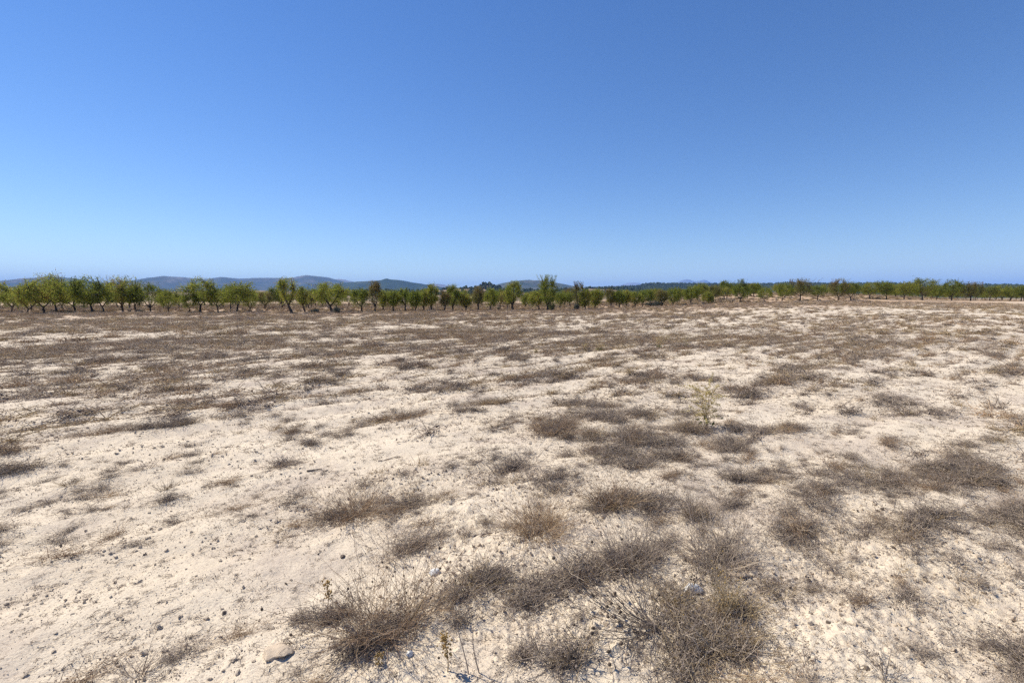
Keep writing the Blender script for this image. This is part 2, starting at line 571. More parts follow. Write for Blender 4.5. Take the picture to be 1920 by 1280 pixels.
hill("wooded_mountain", "dark wooded mountain with a small pointed summit", 5600, 1900,
     [(540, 560), (590, 541), (640, 531), (665, 528), (690, 527), (705, 526.5), (716, 525), (722, 523), (726, 522.2), (732, 524), (750, 525.5), (762, 527.5), (775, 530), (800, 532.5), (820, 536), (850, 543), (900, 550), (960, 560)], M_WOOD, 0.9, 14)
hill("mountain", "broad flat-domed blue-green mountain behind the tallest almond tree", 5200, 1900,
     [(850, 560), (880, 545), (905, 538), (925, 534.5), (945, 530), (965, 526.5), (985, 524.6), (1005, 524), (1020, 525), (1035, 527), (1050, 530), (1065, 533.5), (1085, 538), (1120, 545), (1170, 560)], M_RANGE, 0.8, 15)
plateau = hill("wooded_plateau", "long dark wooded plateau with a steep step at one end", 2500, 900,
               [(1010, 560), (1060, 546), (1100, 541), (1130, 540), (1160, 538.5), (1190, 537.5), (1200, 536), (1206, 533), (1211, 531.8), (1230, 532), (1260, 532.6), (1300, 533.2), (1340, 533.8), (1410, 534.5),
                (1480, 531), (1560, 534), (1650, 532), (1760, 537), (1880, 536), (2000, 541), (2120, 560)], M_WOOD, 0.25, 16, 420)
knoll = hill("scrubby_knoll", "low knoll of pinkish soil dotted with dark trees beyond the orchard", 1150, 330,
             [(560, 562), (640, 549), (720, 547), (790, 546), (840, 543), (856, 541), (870, 538.8), (890, 538.4), (900, 535.5), (910, 533.5), (918, 534.5), (930, 538.5), (945, 542.5), (965, 545), (1000, 545), (1035, 544.5), (1060, 543), (1080, 541.5), (1094, 540),
              (1110, 541), (1150, 543), (1220, 546), (1300, 549), (1400, 554), (1460, 562)], M_KNOLL, 0.3, 17, 420)
hill("scrubby_knoll", "low scrubby rise on the far side of the orchard's open end", 1700, 420,
     [(-500, 562), (-350, 548), (-150, 545), (0, 549), (150, 544), (300, 547), (420, 544), (520, 545), (600, 549), (680, 562)], M_KNOLL, 0.3, 18, 300)


def crown_blob(rng, squash):
    """A far tree: a bumpy crown of a few dozen facets."""
    bm = bmesh.new()
    bmesh.ops.create_icosphere(bm, subdivisions=2, radius=1.0)
    o = rng.uniform(0, 60, 2)
    for v in bm.verts:
        w = 1 + 0.55 * float(vnoise(v.co.x * 1.8 + o[0], v.co.y * 1.8 + v.co.z * 1.3 + o[1], 4))
        v.co = Vector((v.co.x * w, v.co.y * w, (v.co.z * squash) * w + squash * 0.75))
    me = bpy.data.meshes.new("far_tree_crown")
    bm.to_mesh(me); bm.free()
    me.materials.append(MAT["pine"])
    a = me.attributes.new("tint", 'FLOAT', 'POINT')
    a.data.foreach_set("value", rng.uniform(0.2, 0.8, len(me.vertices)).astype(np.float32))
    return me


def wood_on(name, label, grid, n, size, seed, tmin, dens):
    X, Y, Z, T = grid
    rng = np.random.default_rng(seed)
    nr, na = X.shape
    rows = np.where((T > tmin) & (T < 0.25))[0]
    a = rng.uniform(rows[0], rows[-1] - 0.01, n); b = rng.uniform(0, na - 1.01, n)
    i, j = a.astype(int), b.astype(int); fa, fb = a - i, b - j

    def at(G):
        return (G[i, j] * (1 - fb) + G[i, j + 1] * fb) * (1 - fa) + (G[i + 1, j] * (1 - fb) + G[i + 1, j + 1] * fb) * fa
    x, y, z = at(X), at(Y), at(Z)
    keep = (vnoise(x * 0.02, y * 0.02, seed) + 0.5 * vnoise(x * 0.006, y * 0.006, seed + 1) > dens) & (z > 4)
    x, y, z = x[keep], y[keep], z[keep]; m = len(x)
    s = size * rng.uniform(0.5, 1.25, m)
    scatter(name, label, "trees", [crown_blob(rng, q) for q in (0.9, 1.2, 1.5)], np.stack([x, y, z - 0.3], -1),
            np.stack([np.zeros(m), np.zeros(m), rng.uniform(0, 6.28, m)], -1), np.stack([s, s, s * rng.uniform(0.8, 1.2, m)], -1), rng.integers(0, 3, m))


wood_on("far_wood", "dark pines dotted over the pinkish knoll", knoll, 5600, 2.7, 31, -0.85, -0.02)
wood_on("far_wood", "unbroken dark pine wood covering the long plateau", plateau, 22000, 3.2, 32, -0.8, -0.30)


# ------------------------------------------------------------------ almond trees
def almond(rng, H, W, hb, lean=0.0, forks=3, shoots=0.0, leafn=4200, lop=0.0, brown=False, trunk_r=0.09, depth_w=None, bare_top=False):
    """Trunk with limbs and a crown of single leaves along twigs. H height, W crown width, hb crown's lower edge, LEAN sideways."""
    wood = Faces(); crown = Faces()
    D = depth_w or W * rng.uniform(0.85, 1.05)
    fork_h = min(hb * rng.uniform(0.75, 1.0) + 0.1, H * 0.35)
    fork = np.array([lean * fork_h, rng.uniform(-.08, .08), fork_h])
    k = np.linspace(0, 1, 6)
    P = np.stack([fork[0] * k + 0.05 * np.sin(k * 4 + rng.uniform(0, 6)) * trunk_r * 4, fork[1] * k, fork[2] * k - 0.06 * (1 - k)], -1)[None]
    wood.tubes(P, (trunk_r * (1.3 - 0.45 * k))[None], np.array([rng.uniform(.2, .6)]), rng, 7)
    cc = np.array([lean * H * 0.45 + lop, 0, hb + (H - hb) * 0.47])
    rad = np.array([W / 2, D / 2, (H - hb) * 0.53])
    ends = []
    a0 = rng.uniform(0, 6.28)
    for f in range(forks):
        a = a0 + f * 2 * math.pi / forks + rng.uniform(-.35, .35)
        e = cc + rad * np.array([math.cos(a) * 0.58, math.sin(a) * 0.58, rng.uniform(-.05, .55)])
        mid = (fork + e) / 2 + rng.normal(0, 0.10, 3) + np.array([math.cos(a), math.sin(a), -0.3]) * 0.12
        t = np.linspace(0, 1, 7)[:, None]
        path = (1 - t) ** 2 * fork + 2 * t * (1 - t) * mid + t ** 2 * e
        wood.tubes(path[None], (trunk_r * np.linspace(.7, .13, 7))[None], np.array([rng.uniform(.1, .7)]), rng, 6)
        ends += [path[2], path[3], path[4], path[5], path[6]]
    ends = np.array(ends)
    # twigs from the limbs out to points through the crown
    nt_ = 130
    u = norm(rng.normal(size=(nt_, 3))); u[:, 2] = np.where(u[:, 2] < -0.75, -u[:, 2], u[:, 2])
    rr = rng.uniform(0.35, 1.0, nt_) ** 0.5
    lob = 1 + 0.62 * vnoise(np.arctan2(u[:, 1], u[:, 0]) * 1.3 + rng.uniform(0, 90), u[:, 2] * 2.3 + rng.uniform(0, 90), 3)
    tips = cc + rad * u * (rr * lob)[:, None]
    # the crown narrows downwards like a vase
    low = np.clip((cc[2] - tips[:, 2]) / rad[2], 0, 1)
    tips[:, :2] = cc[:2] + (tips[:, :2] - cc[:2]) * (1 - 0.32 * low)[:, None]
    ns = int(10 + 16 * shoots)
    su = rng.normal(0, 0.36, (ns, 2))
    st = cc + np.stack([su[:, 0] * rad[0], su[:, 1] * rad[1], rad[2] * (0.85 + rng.uniform(0.05, 0.30 + 0.45 * shoots, ns))], -1)
    st[:, 2] = np.minimum(st[:, 2], H * 1.03)
    tips = np.concatenate([tips, st])
    near = ends[np.argmin(((tips[:, None] - ends[None]) ** 2).sum(-1) + rng.uniform(0, .3, (len(tips), len(ends))), axis=1)]
    t = np.linspace(0, 1, 5)[None, :, None]
    mid = (near + tips) / 2 + rng.normal(0, 0.08, tips.shape) + np.array([0, 0, 0.06])
    tw = (1 - t) ** 2 * near[:, None] + 2 * t * (1 - t) * mid[:, None] + t ** 2 * tips[:, None]
    wood.tubes(tw, np.linspace(.024, .007, 5)[None] * rng.uniform(.7, 1.3, (len(tips), 1)), rng.uniform(0, .6, len(tips)), rng)
    # leaves
    wgt = np.ones(len(tips)); wgt[nt_:] = 0.45 if not bare_top else 0.12
    which = rng.choice(len(tips), leafn, p=wgt / wgt.sum())
    tt = rng.uniform(0.3, 1.05, leafn)[:, None]
    c = (1 - tt) ** 2 * near[which] + 2 * tt * (1 - tt) * mid[which] + tt ** 2 * tips[which]
    spread = np.where(which < nt_, 0.17, 0.06)[:, None]
    c = c + rng.normal(0, 1, (leafn, 3)) * spread
    c[:, 2] = np.maximum(c[:, 2], 0.12)
    tone = rng.uniform(0.1, 0.75, len(tips))
    A = np.clip(tone[which] + rng.normal(0, 0.13, leafn), 0, 0.84)
    A = np.where(rng.uniform(size=leafn) < 0.05, rng.uniform(0.88, 1, leafn), A)
    if brown:
        hi = sstep(cc[2], H, c[:, 2])
        A = np.clip(A + 0.3 * hi, 0, 1)
    sz = rng.uniform(0.08, 0.15, leafn)
    crown.leaves(c, sz, sz * rng.uniform(.4, .6, leafn), A, rng)
    return wood.mesh("trunk", MAT["bark"], True), crown.mesh("crown", MAT["leaf_brown" if brown else "leaf"])


def place_tree(meshes, x, y, label, group, name="almond_tree", rz=0.0, scale=1.0):
    z = float(ground_z(x, y))
    root = link(name, None, None, (x, y, z - 0.02), rz, scale)
    link("trunk", meshes[0], root)
    link("crown", meshes[1], root)
    tag(root, label, "tree", group)
    return root


def row_depth(px, py):
    """Depth of the orchard's front edge under a pixel column; a base drawn higher stands further back."""
    return np.interp(px, [0, 505, 960, 1410, 1920], [50, 53, 62, 74, 84]) - (py - np.interp(px, [505, 960, 1410], [586, 580, 568])) * 2.6


FRONT = "almond trees along the front edge of the orchard"
PLAIN = "leafy green almond tree of middling size along the orchard's front edge"
# base px, base py, crown left, right, top, bottom (px), lean, options, label
T = [
    (548, 587, 521, 562, 522, 569, -.38, dict(forks=4, shoots=.5, trunk_r=.13), "tall almond tree with its thick trunk leaning steeply, shadow pooled at its foot"),
    (530, 578, 505, 530, 538, 568, 0, {}, "almond tree partly hidden behind the steeply leaning one"),
    (573, 585, 558, 581, 537, 570, -.35, dict(forks=3, shoots=.4, leafn=2400), "slender almond tree with a thin crooked trunk beside the grey bush"),
    (585, 574, 576, 598, 541, 566, 0, {}, "small almond tree with a straight upright trunk behind the grey bush"),
    (622, 585, 590, 652, 529, 571, -.12, dict(forks=4, shoots=.35, leafn=6500, trunk_r=.13), "widest bushy almond tree, broad green crown on a forked trunk"),
    (679, 584, 659, 697, 540, 574, .0, dict(leafn=3800), "low broad almond tree on a thin short trunk before bare soil"),
    (704, 584, 693, 716, 527, 573, .02, dict(brown=True, shoots=.8, forks=3, leafn=3200), "narrow tall almond tree with russet browning leaves at its top"),
    (720, 583, 710, 729, 545, 573, -.25, dict(leafn=2600), PLAIN),
    (738, 583, 725, 752, 544, 574, .0, dict(forks=3), "almond tree with a low V-shaped fork next to the russet-topped one"),
    (760, 582, 745, 771, 540, 572, .05, dict(forks=3), PLAIN),
    (778, 583, 766, 790, 545, 574, .3, {}, "almond tree whose short trunk leans away from the russet-topped one"),
    (795, 582, 785, 804, 543, 574, .0, dict(leafn=3000), PLAIN),
    (809, 582, 799, 822, 533, 575, .0, dict(shoots=.5), PLAIN),
    (834, 582, 824, 845, 546, 573, .1, dict(brown=True, leafn=3000), "dull olive-brown almond tree beside a twin-stemmed one"),
    (849, 581, 837, 866, 534, 575, .0, dict(forks=4, shoots=.6, trunk_r=.12), "almond tree with two thick stems and wispy shoots standing above its crown"),
    (874, 581, 862, 886, 550, 576, .0, dict(leafn=3600), "squat round almond tree with hardly any trunk showing"),
    (896, 581, 885, 908, 537, 572, .1, dict(brown=True, shoots=.5, forks=2, leafn=2800), "thin-crowned almond tree with a slanting bare fork"),
    (920, 580, 907, 933, 541, 572, .0, dict(forks=3, shoots=.3), "almond tree with a wide V of bare stems under a rounded crown"),
    (938, 575, 928, 950, 541, 570, .0, {}, PLAIN),
    (961, 580, 941, 981, 527, 571, -.03, dict(forks=4, shoots=.6, leafn=6000, trunk_r=.15), "large dark almond tree with a peaked crown on a stout upright trunk"),
    (985, 575, 975, 996, 552, 570, .0, dict(leafn=2600), PLAIN),
    (1012, 579, 992, 1018, 547, 573, -.35, dict(leafn=3600), "almond tree on a thin slanting trunk next to the tallest tree"),
    (1027, 579, 1008, 1045, 517, 573, .02, dict(forks=4, shoots=1.0, leafn=6000, trunk_r=.15), "tallest almond tree, open spiky top of upright shoots rising above the others"),
    (1050, 573, 1039, 1062, 549, 571, .0, dict(leafn=3800), "low yellow-green almond tree set back behind the tallest one"),
    (1068, 573, 1060, 1078, 550, 567, .0, dict(leafn=2400), PLAIN),
    (1083, 577, 1070, 1096, 528, 571, .03, dict(forks=3, shoots=.9, leafn=2300, bare_top=True, brown=True), "half-bare almond tree with dead twigs sticking out above its crown"),
    (1097, 577, 1087, 1107, 542, 577, .0, dict(leafn=4800), "dense bright green almond bush leafy down to the ground"),
    (1115, 576, 1104, 1128, 542, 575, .0, dict(leafn=4800), PLAIN),
    (1145, 574, 1134, 1156, 541, 570, .05, dict(brown=True, shoots=.4), "dull olive-brown almond tree in front of the pinkish knoll's low end"),
    (1161, 574, 1150, 1171, 544, 569, .0, dict(forks=2), PLAIN),
    (1174, 573, 1166, 1184, 545, 568, .0, dict(forks=2, leafn=2800), PLAIN),
    (1190, 573, 1180, 1201, 546, 571, .0, dict(leafn=3600), PLAIN),
    (1204, 572, 1196, 1226, 544, 566, .1, dict(leafn=4200), "almond tree on a thin trunk beside the blue-grey bush"),
    (1241, 572, 1227, 1252, 544, 569, .0, dict(brown=True), "dull almond tree rising behind the blue-grey bush"),
    (1261, 571, 1249, 1277, 538, 570, .0, dict(leafn=5600), "dense round almond tree with foliage hiding its stem"),
    (1294, 570, 1275, 1312, 536, 563, .05, dict(forks=3, shoots=.3, leafn=4800), "almond tree with a bare forked stem in front of the stony bank"),
    (1306, 560, 1296, 1326, 530, 552, .0, dict(shoots=.4), "almond tree up on the bank, twigs against the twin-topped mountain"),
    (1328, 569, 1314, 1338, 548, 568, -.1, dict(leafn=4200), "low pale green almond bush against a dark bare post-like stem"),
    (1336, 568, 1326, 1352, 534, 556, .0, dict(brown=True, leafn=2400), "thin almond tree with a straight dark stem before the stony bank"),
    (1361, 557, 1345, 1374, 526, 549, .0, dict(shoots=.6, leafn=4800), "bushy almond tree standing on top of the stony bank"),
    (1386, 568, 1371, 1402, 524, 560, .1, dict(forks=3, shoots=.8, leafn=4800), "almond tree with a wide low V fork at the foot of the stony bank"),
    (1411, 556, 1400, 1424, 530, 550, .0, {}, "almond tree at the crest end of the stony bank"),
]
for q, (bx, by, l, r_, top, bot, lean, opt, label) in enumerate(T):
    rng = np.random.default_rng(100 + q)
    d = float(row_depth(bx, by))
    if bx > 1300 and by < 562:
        d = 84 + (bx - 1300) * 0.06
    x = (bx - CX) / FPX * d
    s = d / FPX
    z = float(ground_z(x, d))
    ybase = HORIZON + (EYE - z) / s
    H = (ybase - top) * s * 0.98
    lop = ((l + r_) / 2 - bx) * s - lean * H * 0.45
    opt = dict(opt); opt['leafn'] = int(opt.get('leafn', 4200) * 1.05)
    tr = almond(rng, H, (r_ - l) * s * 1.12, max((ybase - bot) * s * .8, 0.15), lean, lop=lop, **opt)
    place_tree(tr, x, d, label, FRONT)

# the rest of the front edge and the rows behind, from a dozen grown trees
rng = np.random.default_rng(5)
STOCK_H = [float(h) for h in np.linspace(2.9, 3.7, 12)[[3, 9, 0, 7, 11, 5, 1, 8, 4, 10, 2, 6]]]
STOCK = [almond(np.random.default_rng(300 + k), STOCK_H[k], rng.uniform(3.5, 4.6), rng.uniform(.4, .8), rng.uniform(-.3, .3), forks=int(rng.integers(2, 5)),
                shoots=rng.uniform(.1, .9), leafn=5400, brown=(k % 6 == 4)) for k in range(12)]
front_px = [p for p in list(np.arange(-10, 500, 30)) + list(np.arange(1436, 1960, 32))]
for px in front_px:
    px = px + rng.uniform(-7, 7)
    d = float(row_depth(px, np.interp(px, [505, 960, 1410], [586, 580, 568]))) + rng.uniform(-3, 4)
    place_tree(STOCK[int(rng.integers(12))], (px - CX) / FPX * d, d, "almond tree on an outlying stretch of the orchard's front edge",
               "almond trees on the outlying stretches of the front edge", rz=rng.uniform(0, 6.28), scale=rng.uniform(.62, 1.15))
c8, s8 = math.cos(math.radians(14)), math.sin(math.radians(14))
n_back = 0
for i in range(-36, 40):
    for j in range(0, 9):
        gx, gy = i * 6.2 + (j % 2) * 1.5, j * 6.6 + 70
        x = gx * c8 - (gy - 70) * s8 + rng.uniform(-.9, .9); y = gx * s8 * 0.75 + gy + rng.uniform(-.9, .9)
        px = CX + FPX * x / y
        lim = float(np.interp(px, [0, 505, 960, 1410, 1920], [50, 53, 62, 74, 84])) + 9
        if not (-15 < px < 1935) or y < lim - 2 or y > lim + 40 or rng.uniform() < (0.5 if 500 < px < 735 else 0.10):
            continue
        n_back += 1
        k = int(rng.integers(12))
        top = float(np.interp(px, [0, 480, 700, 800, 1280, 1340, 1920], [534, 536, 542, 544, 543, 535, 532])) + rng.uniform(-3, 4)
        room = EYE + (HORIZON - top) / FPX * y - float(ground_z(x, y))
        place_tree(STOCK[k], x, y, "almond tree in the rows behind the orchard's front edge", "almond trees in the orchard's back rows",
                   rz=rng.uniform(0, 6.28), scale=float(np.clip(min(rng.uniform(.7, 1.05), room / STOCK_H[k]), .45, 1.05)))
print("back trees", n_back)


# ------------------------------------------------------------------ bushes at the orchard's edge
def bush(rng, W, H, n, mat, leaf=(.05, .11)):
    st, lv = Faces(), Faces()
    m = 60
    a = rng.uniform(0, 6.28, m); rad = rng.uniform(.2, 1, m) ** .6
    tip = np.stack([np.cos(a) * rad * W / 2, np.sin(a) * rad * W / 2.4, H * np.sqrt(np.clip(1 - rad ** 2 * .8, 0, 1)) * rng.uniform(.6, 1.02, m)], -1)
    base = tip * np.array([.25, .25, 0]) + np.array([0, 0, -.05])
    k = np.linspace(0, 1, 5)[None, :, None]
    mid = (base + tip) / 2 + np.array([0, 0, 1.0]) * (H * .12)
    P = (1 - k) ** 2 * base[:, None] + 2 * k * (1 - k) * mid[:, None] + k ** 2 * tip[:, None]
    st.tubes(P, np.linspace(.02, .006, 5)[None] * np.ones((m, 1)), rng.uniform(.1, .8, m), rng)
    w = rng.integers(0, m, n); t = rng.uniform(.25, 1.05, n)[:, None]
    c = (1 - t) ** 2 * base[w] + 2 * t * (1 - t) * mid[w] + t ** 2 * tip[w] + rng.normal(0, .07, (n, 3))
    c[:, 2] = np.maximum(c[:, 2], .03)
    sz = rng.uniform(*leaf, n)
    lv.leaves(c, sz, sz * .45, np.clip(rng.uniform(.1, .9, m)[w] + rng.normal(0, .12, n), 0, 1), rng)
    return st.mesh("stems", MAT["bark"]), lv.mesh("foliage", mat)


for q, (bx, by, wpx, hpx, mat, n, label) in enumerate([
        (591, 586, 18, 9, "grey_leaf", 2200, "low grey bush sitting on bare soil between two leaning almond trees"),
        (632, 586, 13, 15, "grey_leaf", 1800, "grey bush crowding the foot of the widest almond tree"),
        (1034, 579, 13, 18, "weed", 2200, "dark green bush hugging the tallest almond tree's trunk"),
        (1081, 577, 11, 13, "grey_leaf", 1800, "greyish brown bush wrapped round the half-bare almond tree's foot"),
        (1226, 572, 36, 12, "grey_leaf", 4600, "large spreading blue-grey bush in the orchard's front edge"),
        (1286, 563, 16, 6, "grey_leaf", 1500, "flat grey bush lying at the bottom of the stony bank"),
        (1351, 561, 16, 6, "twig", 1500, "dark dead bush high on the stony bank"),
        (1368, 566, 24, 5, "twig", 1800, "dark sprawling brushwood low on the stony bank"),
        (1212, 571, 8, 6, "grey_leaf", 900, "little grey bush at the edge of the large blue-grey one"),
        (936, 579, 8, 6, "grey_leaf", 900, "small brownish bush beside the peaked almond tree's trunk")]):
    rng = np.random.default_rng(600 + q)
    d = float(row_depth(bx, by)) - 0.8
    if by < 562:
        d = 84
    x = (bx - CX) / FPX * d
    s = d / FPX
    me = bush(rng, wpx * s, hpx * s, n, MAT[mat])
    root = link("bush", None, None, (x, d, float(ground_z(x, d)) - .02))
    link("stems", me[0], root); link("foliage", me[1], root)
    tag(root, label, "bush", "bushes at the orchard's edge")


# ------------------------------------------------------------------ far farm buildings
def box(bm, x0, x1, y0, y1, z0, z1):
    v = [bm.verts.new(p) for p in ((x0, y0, z0), (x1, y0, z0), (x1, y1, z0), (x0, y1, z0), (x0, y0, z1), (x1, y0, z1), (x1, y1, z1), (x0, y1, z1))]
    for f in ((0, 3, 2, 1), (4, 5, 6, 7), (0, 1, 5, 4), (1, 2, 6, 5), (2, 3, 7, 6), (3, 0, 4, 7)):
        bm.faces.new([v[i] for i in f])


def bm_obj(name, fn, mat, parent):
    bm = bmesh.new(); fn(bm)
    me = bpy.data.meshes.new(name); bm.to_mesh(me); bm.free()
    me.materials.append(mat)
    return link(name, me, parent)


MW, _n, _b = new_mat("whitewash"); _b.inputs["Base Color"].default_value = (.74, .70, .64, 1); _b.inputs["Roughness"].default_value = .9
MR, _n, _b = new_mat("roof_tile"); _b.inputs["Base Color"].default_value = (.36, .20, .13, 1); _b.inputs["Roughness"].default_value = .9
MD, _n, _b = new_mat("dark_opening"); _b.inputs["Base Color"].default_value = (.05, .045, .04, 1); _b.inputs["Roughness"].default_value = .6


def farmhouse(px, py, dist, L, D, h, label):
    d = ray(px, py)
    k = dist / math.hypot(d[0], d[1])
    z = EYE + d[2] * k
    root = link("farmhouse", None, None, (d[0] * k, d[1] * k, z), rz=-px_az(px))
    bm_obj("wall", lambda b: box(b, -L / 2, L / 2, -D / 2, D / 2, -25, h), MW, root)

    def gable(b):
        e = .4
        p = [(-L / 2 - e, -D / 2 - e, h + .003), (L / 2 + e, -D / 2 - e, h + .003), (L / 2 + e, D / 2 + e, h + .003), (-L / 2 - e, D / 2 + e, h + .003), (-L / 2 - e, 0, h + D * .2), (L / 2 + e, 0, h + D * .2)]
        v = [b.verts.new(q) for q in p]
        for f in ((0, 1, 5, 4), (2, 3, 4, 5), (1, 2, 5), (3, 0, 4), (3, 2, 1, 0)):
            b.faces.new([v[i] for i in f])
    bm_obj("roof", gable, MR, root)
    for x in (-L * .32, L * .3):
        bm_obj("window", lambda b: box(b, x - .5, x + .5, -D / 2 - .05, -D / 2 + .05, h * .45, h * .45 + 1.1), MD, root)
    bm_obj("door", lambda b: box(b, -.6, .6, -D / 2 - .05, -D / 2 + .05, 0, 2.1), MD, root)
    tag(root, label, "house", "far farm buildings")


farmhouse(984, 553, 880, 9, 5, 2.4, "long low white farm building seen between the peaked almond tree and the tallest one")
farmhouse(872, 552, 900, 6, 5, 2.6, "small white farmhouse below the pine-dotted knoll's summit")


# ------------------------------------------------------------------ dead field plants
def fan_paths(rng, n, r0, H, spread, K=5, droop=0.0, wob=.08):
    a = rng.uniform(0, 6.28, n); q = np.sqrt(rng.uniform(0, 1, n)) * r0
    base = np.stack([np.cos(a) * q, np.sin(a) * q, np.full(n, -.012)], -1)
    a2 = a + rng.normal(0, .8, n)
    th = spread * rng.uniform(.03, 1, n) ** .7
    L = H * rng.uniform(.35, 1.0, n) / np.maximum(np.cos(th), .55)
    d = np.stack([np.sin(th) * np.cos(a2), np.sin(th) * np.sin(a2), np.cos(th)], -1)
    t = np.linspace(0, 1, K)[None, :, None]
    P = base[:, None] + d[:, None] * L[:, None, None] * t
    out = d.copy(); out[:, 2] = 0
    P = P + out[:, None] * (L[:, None, None] * .25) * t ** 2 - np.array([0, 0, 1.]) * (droop * L[:, None, None] * t ** 2)
    P = P + np.cumsum(rng.normal(0, wob / K, P.shape), axis=1) * L[:, None, None]
    return P, L


def side_twigs(rng, P, L, m, frac=(.2, .45), K=4, wild=.8):
    n, k0, _ = P.shape
    w = rng.integers(0, n, m); j = rng.integers(1, k0 - 1, m); f = rng.uniform(0, 1, m)[:, None]
    s = P[w, j] * (1 - f) + P[w, j + 1] * f
    d = norm(norm(P[w, j + 1] - P[w, j]) + rng.normal(0, wild * .55, (m, 3)))
    ln = L[w] * rng.uniform(*frac, m)
    t = np.linspace(0, 1, K)[None, :, None]
    Q = s[:, None] + d[:, None] * ln[:, None, None] * t + np.cumsum(rng.normal(0, .09, (m, K, 3)), axis=1) * ln[:, None, None] * .35
    return Q, ln


def mat_paths(rng, n, R, H, K=4, ln=(.05, .16)):
    a = rng.uniform(0, 6.28, n); q = R * np.abs(rng.normal(0, .5, n))
    lump = .55 + .45 * np.cos(a * 3 + rng.uniform(0, 6)) * rng.uniform(.2, .8)
    q = q * lump
    hz = H * np.clip(1 - (q / R) ** 2, .12, 1)
    s = np.stack([np.cos(a) * q, np.sin(a) * q, rng.uniform(-.008, .75, n) * hz], -1)
    b = rng.uniform(0, 6.28, n); e = rng.normal(.12, .3, n)
    d = np.stack([np.cos(b) * np.cos(e), np.sin(b) * np.cos(e), np.sin(e)], -1)
    L = rng.uniform(*ln, n)
    # gaps: twigs gather in knots and leave soil showing between
    o = rng.uniform(0, 90, 2)
    g = fbm(s[:, 0] * 1.6 / R + o[0], s[:, 1] * 1.6 / R + o[1], 15, 3)
    mv = g < -.02
    src = np.where(~mv)[0]
    if len(src) > n // 6:
        to = rng.choice(src, n)
        s = np.where((mv & (rng.uniform(size=n) < .85))[:, None], s[to] + rng.normal(0, R * .05, (n, 3)) * np.array([1, 1, .1]), s)
    t = np.linspace(0, 1, K)[None, :, None]
    P = s[:, None] + d[:, None] * L[:, None, None] * t + np.cumsum(rng.normal(0, .19, (n, K, 3)), axis=1) * L[:, None, None]
    P[:, :, 2] = np.maximum(P[:, :, 2], -.012)
    return P, L


def radii(n, K, r, rng):
    return np.linspace(1.0, .45, K)[None] * r * rng.uniform(.6, 1.3, (n, 1))


def crumbs(f, rng, P, m, r):
    """Curled dead leaves and bits caught among the twigs."""
    n, K, _ = P.shape
    i, j = rng.integers(0, n, m), rng.integers(0, K, m)
    c = P[i, j] + rng.normal(0, 6 * r, (m, 3)) * np.array([1, 1, .4])
    c[:, 2] = np.maximum(c[:, 2] * .75, .002)
    sz = rng.uniform(4.5, 10, m) * r
    f.leaves(c, sz, sz * rng.uniform(.35, .7, m), rng.uniform(0, 1, m) ** 1.6 * .85, rng)


def mat_mesh(rng, n, R, H, r, mat, tone=(.05, .75), ln=(.05, .16), K=4):
    f = Faces()
    P, L = mat_paths(rng, n, R, H, K, ln)
    tn = np.where(rng.uniform(size=n) < .3, rng.uniform(.7, 1, n), rng.uniform(*tone, n) * .75)
    f.tubes(P, radii(n, K, r, rng), tn, rng)
    crumbs(f, rng, P, int(n * 2.2), r)
    return f.mesh("dry_mat", mat)


def tuft_meshes(rng, W, H, n, r=.0013, spread=1.0, twigs=1.6, mat="twig", tone=(.1, .9), droop=.05, heads=0, head_mat="seed", head_r=.006, under=0, under_h=.05, stretch=1.3, r0=.16):
    """stems (with side twigs), the matted base they grow from, and seed heads."""
    out = {}
    f = Faces()
    n = int(n * .85)
    P, L = fan_paths(rng, n, W * max(r0, .26), H * 1.02, min(spread * 1.1, 1.35), 6, droop, .2)
    kc = int(rng.integers(2, 5))
    off = rng.normal(0, 1, kc)[:, None] * FU * W * .22 + rng.normal(0, 1, kc)[:, None] * FV * W * .08
    big = rng.uniform(.45, 1.05, kc); big[0] = 1.05; off[0] *= .3
    cl = rng.choice(kc, n, p=big / big.sum())
    P = P * np.stack([big, big, big], -1)[cl][:, None, :]
    P[:, :, :2] += off[cl][:, None, :]
    tall = rng.uniform(size=n) < .34
    P = np.where(tall[:, None, None], P * np.array([1, 1, .62]), P)
    f.tubes(P, radii(n, 6, r, rng), np.where(rng.uniform(size=n) < .3, rng.uniform(.75, 1, n), rng.uniform(*tone, n)), rng)
    m = int(n * twigs)
    if m:
        Q, ln = side_twigs(rng, P, L, m)
        f.tubes(Q, radii(m, 4, r * .72, rng), rng.uniform(*tone, m), rng)
    out["stems"] = f.mesh("stems", MAT[mat])
    if under:
        g = Faces()
        under = int(under * .36)
        U, ul = mat_paths(rng, under, W * .85, under_h * .6, 4, (.03, .12))
        uu = (U[..., 0] * FU[0] + U[..., 1] * FU[1]) * 1.35; vv = (U[..., 0] * FV[0] + U[..., 1] * FV[1]) * .75
        U[..., 0] = uu * FU[0] + vv * FV[0]; U[..., 1] = uu * FU[1] + vv * FV[1]
        g.tubes(U, radii(under, 4, r * .9, rng), rng.uniform(0, 1, under) ** 1.2, rng)
        crumbs(g, rng, U, int(under * 2.6), r)
        out["matted_base"] = g.mesh("matted_base", MAT["twig"])
    if heads:
        h = Faces()
        w = rng.choice(n, heads, replace=heads > n)
        h.blobs(P[w, -1] + rng.normal(0, .001, (heads, 3)), head_r * rng.uniform(.65, 1.2, heads), rng.uniform(0, 1, heads), stretch)
        out["seed_heads"] = h.mesh("seed_heads", MAT[head_mat])
    return out


def place_plant(name, meshes, x, y, label, category, group, rz=0.0, scale=1.0):
    root = link(name, None, None, (x, y, float(ground_z(x, y)) + .002), rz, scale)
    for k, me in meshes.items():
        o = link(k, me, root)
        o["kind"] = "stuff"
    tag(root, label, category, group)
    return root


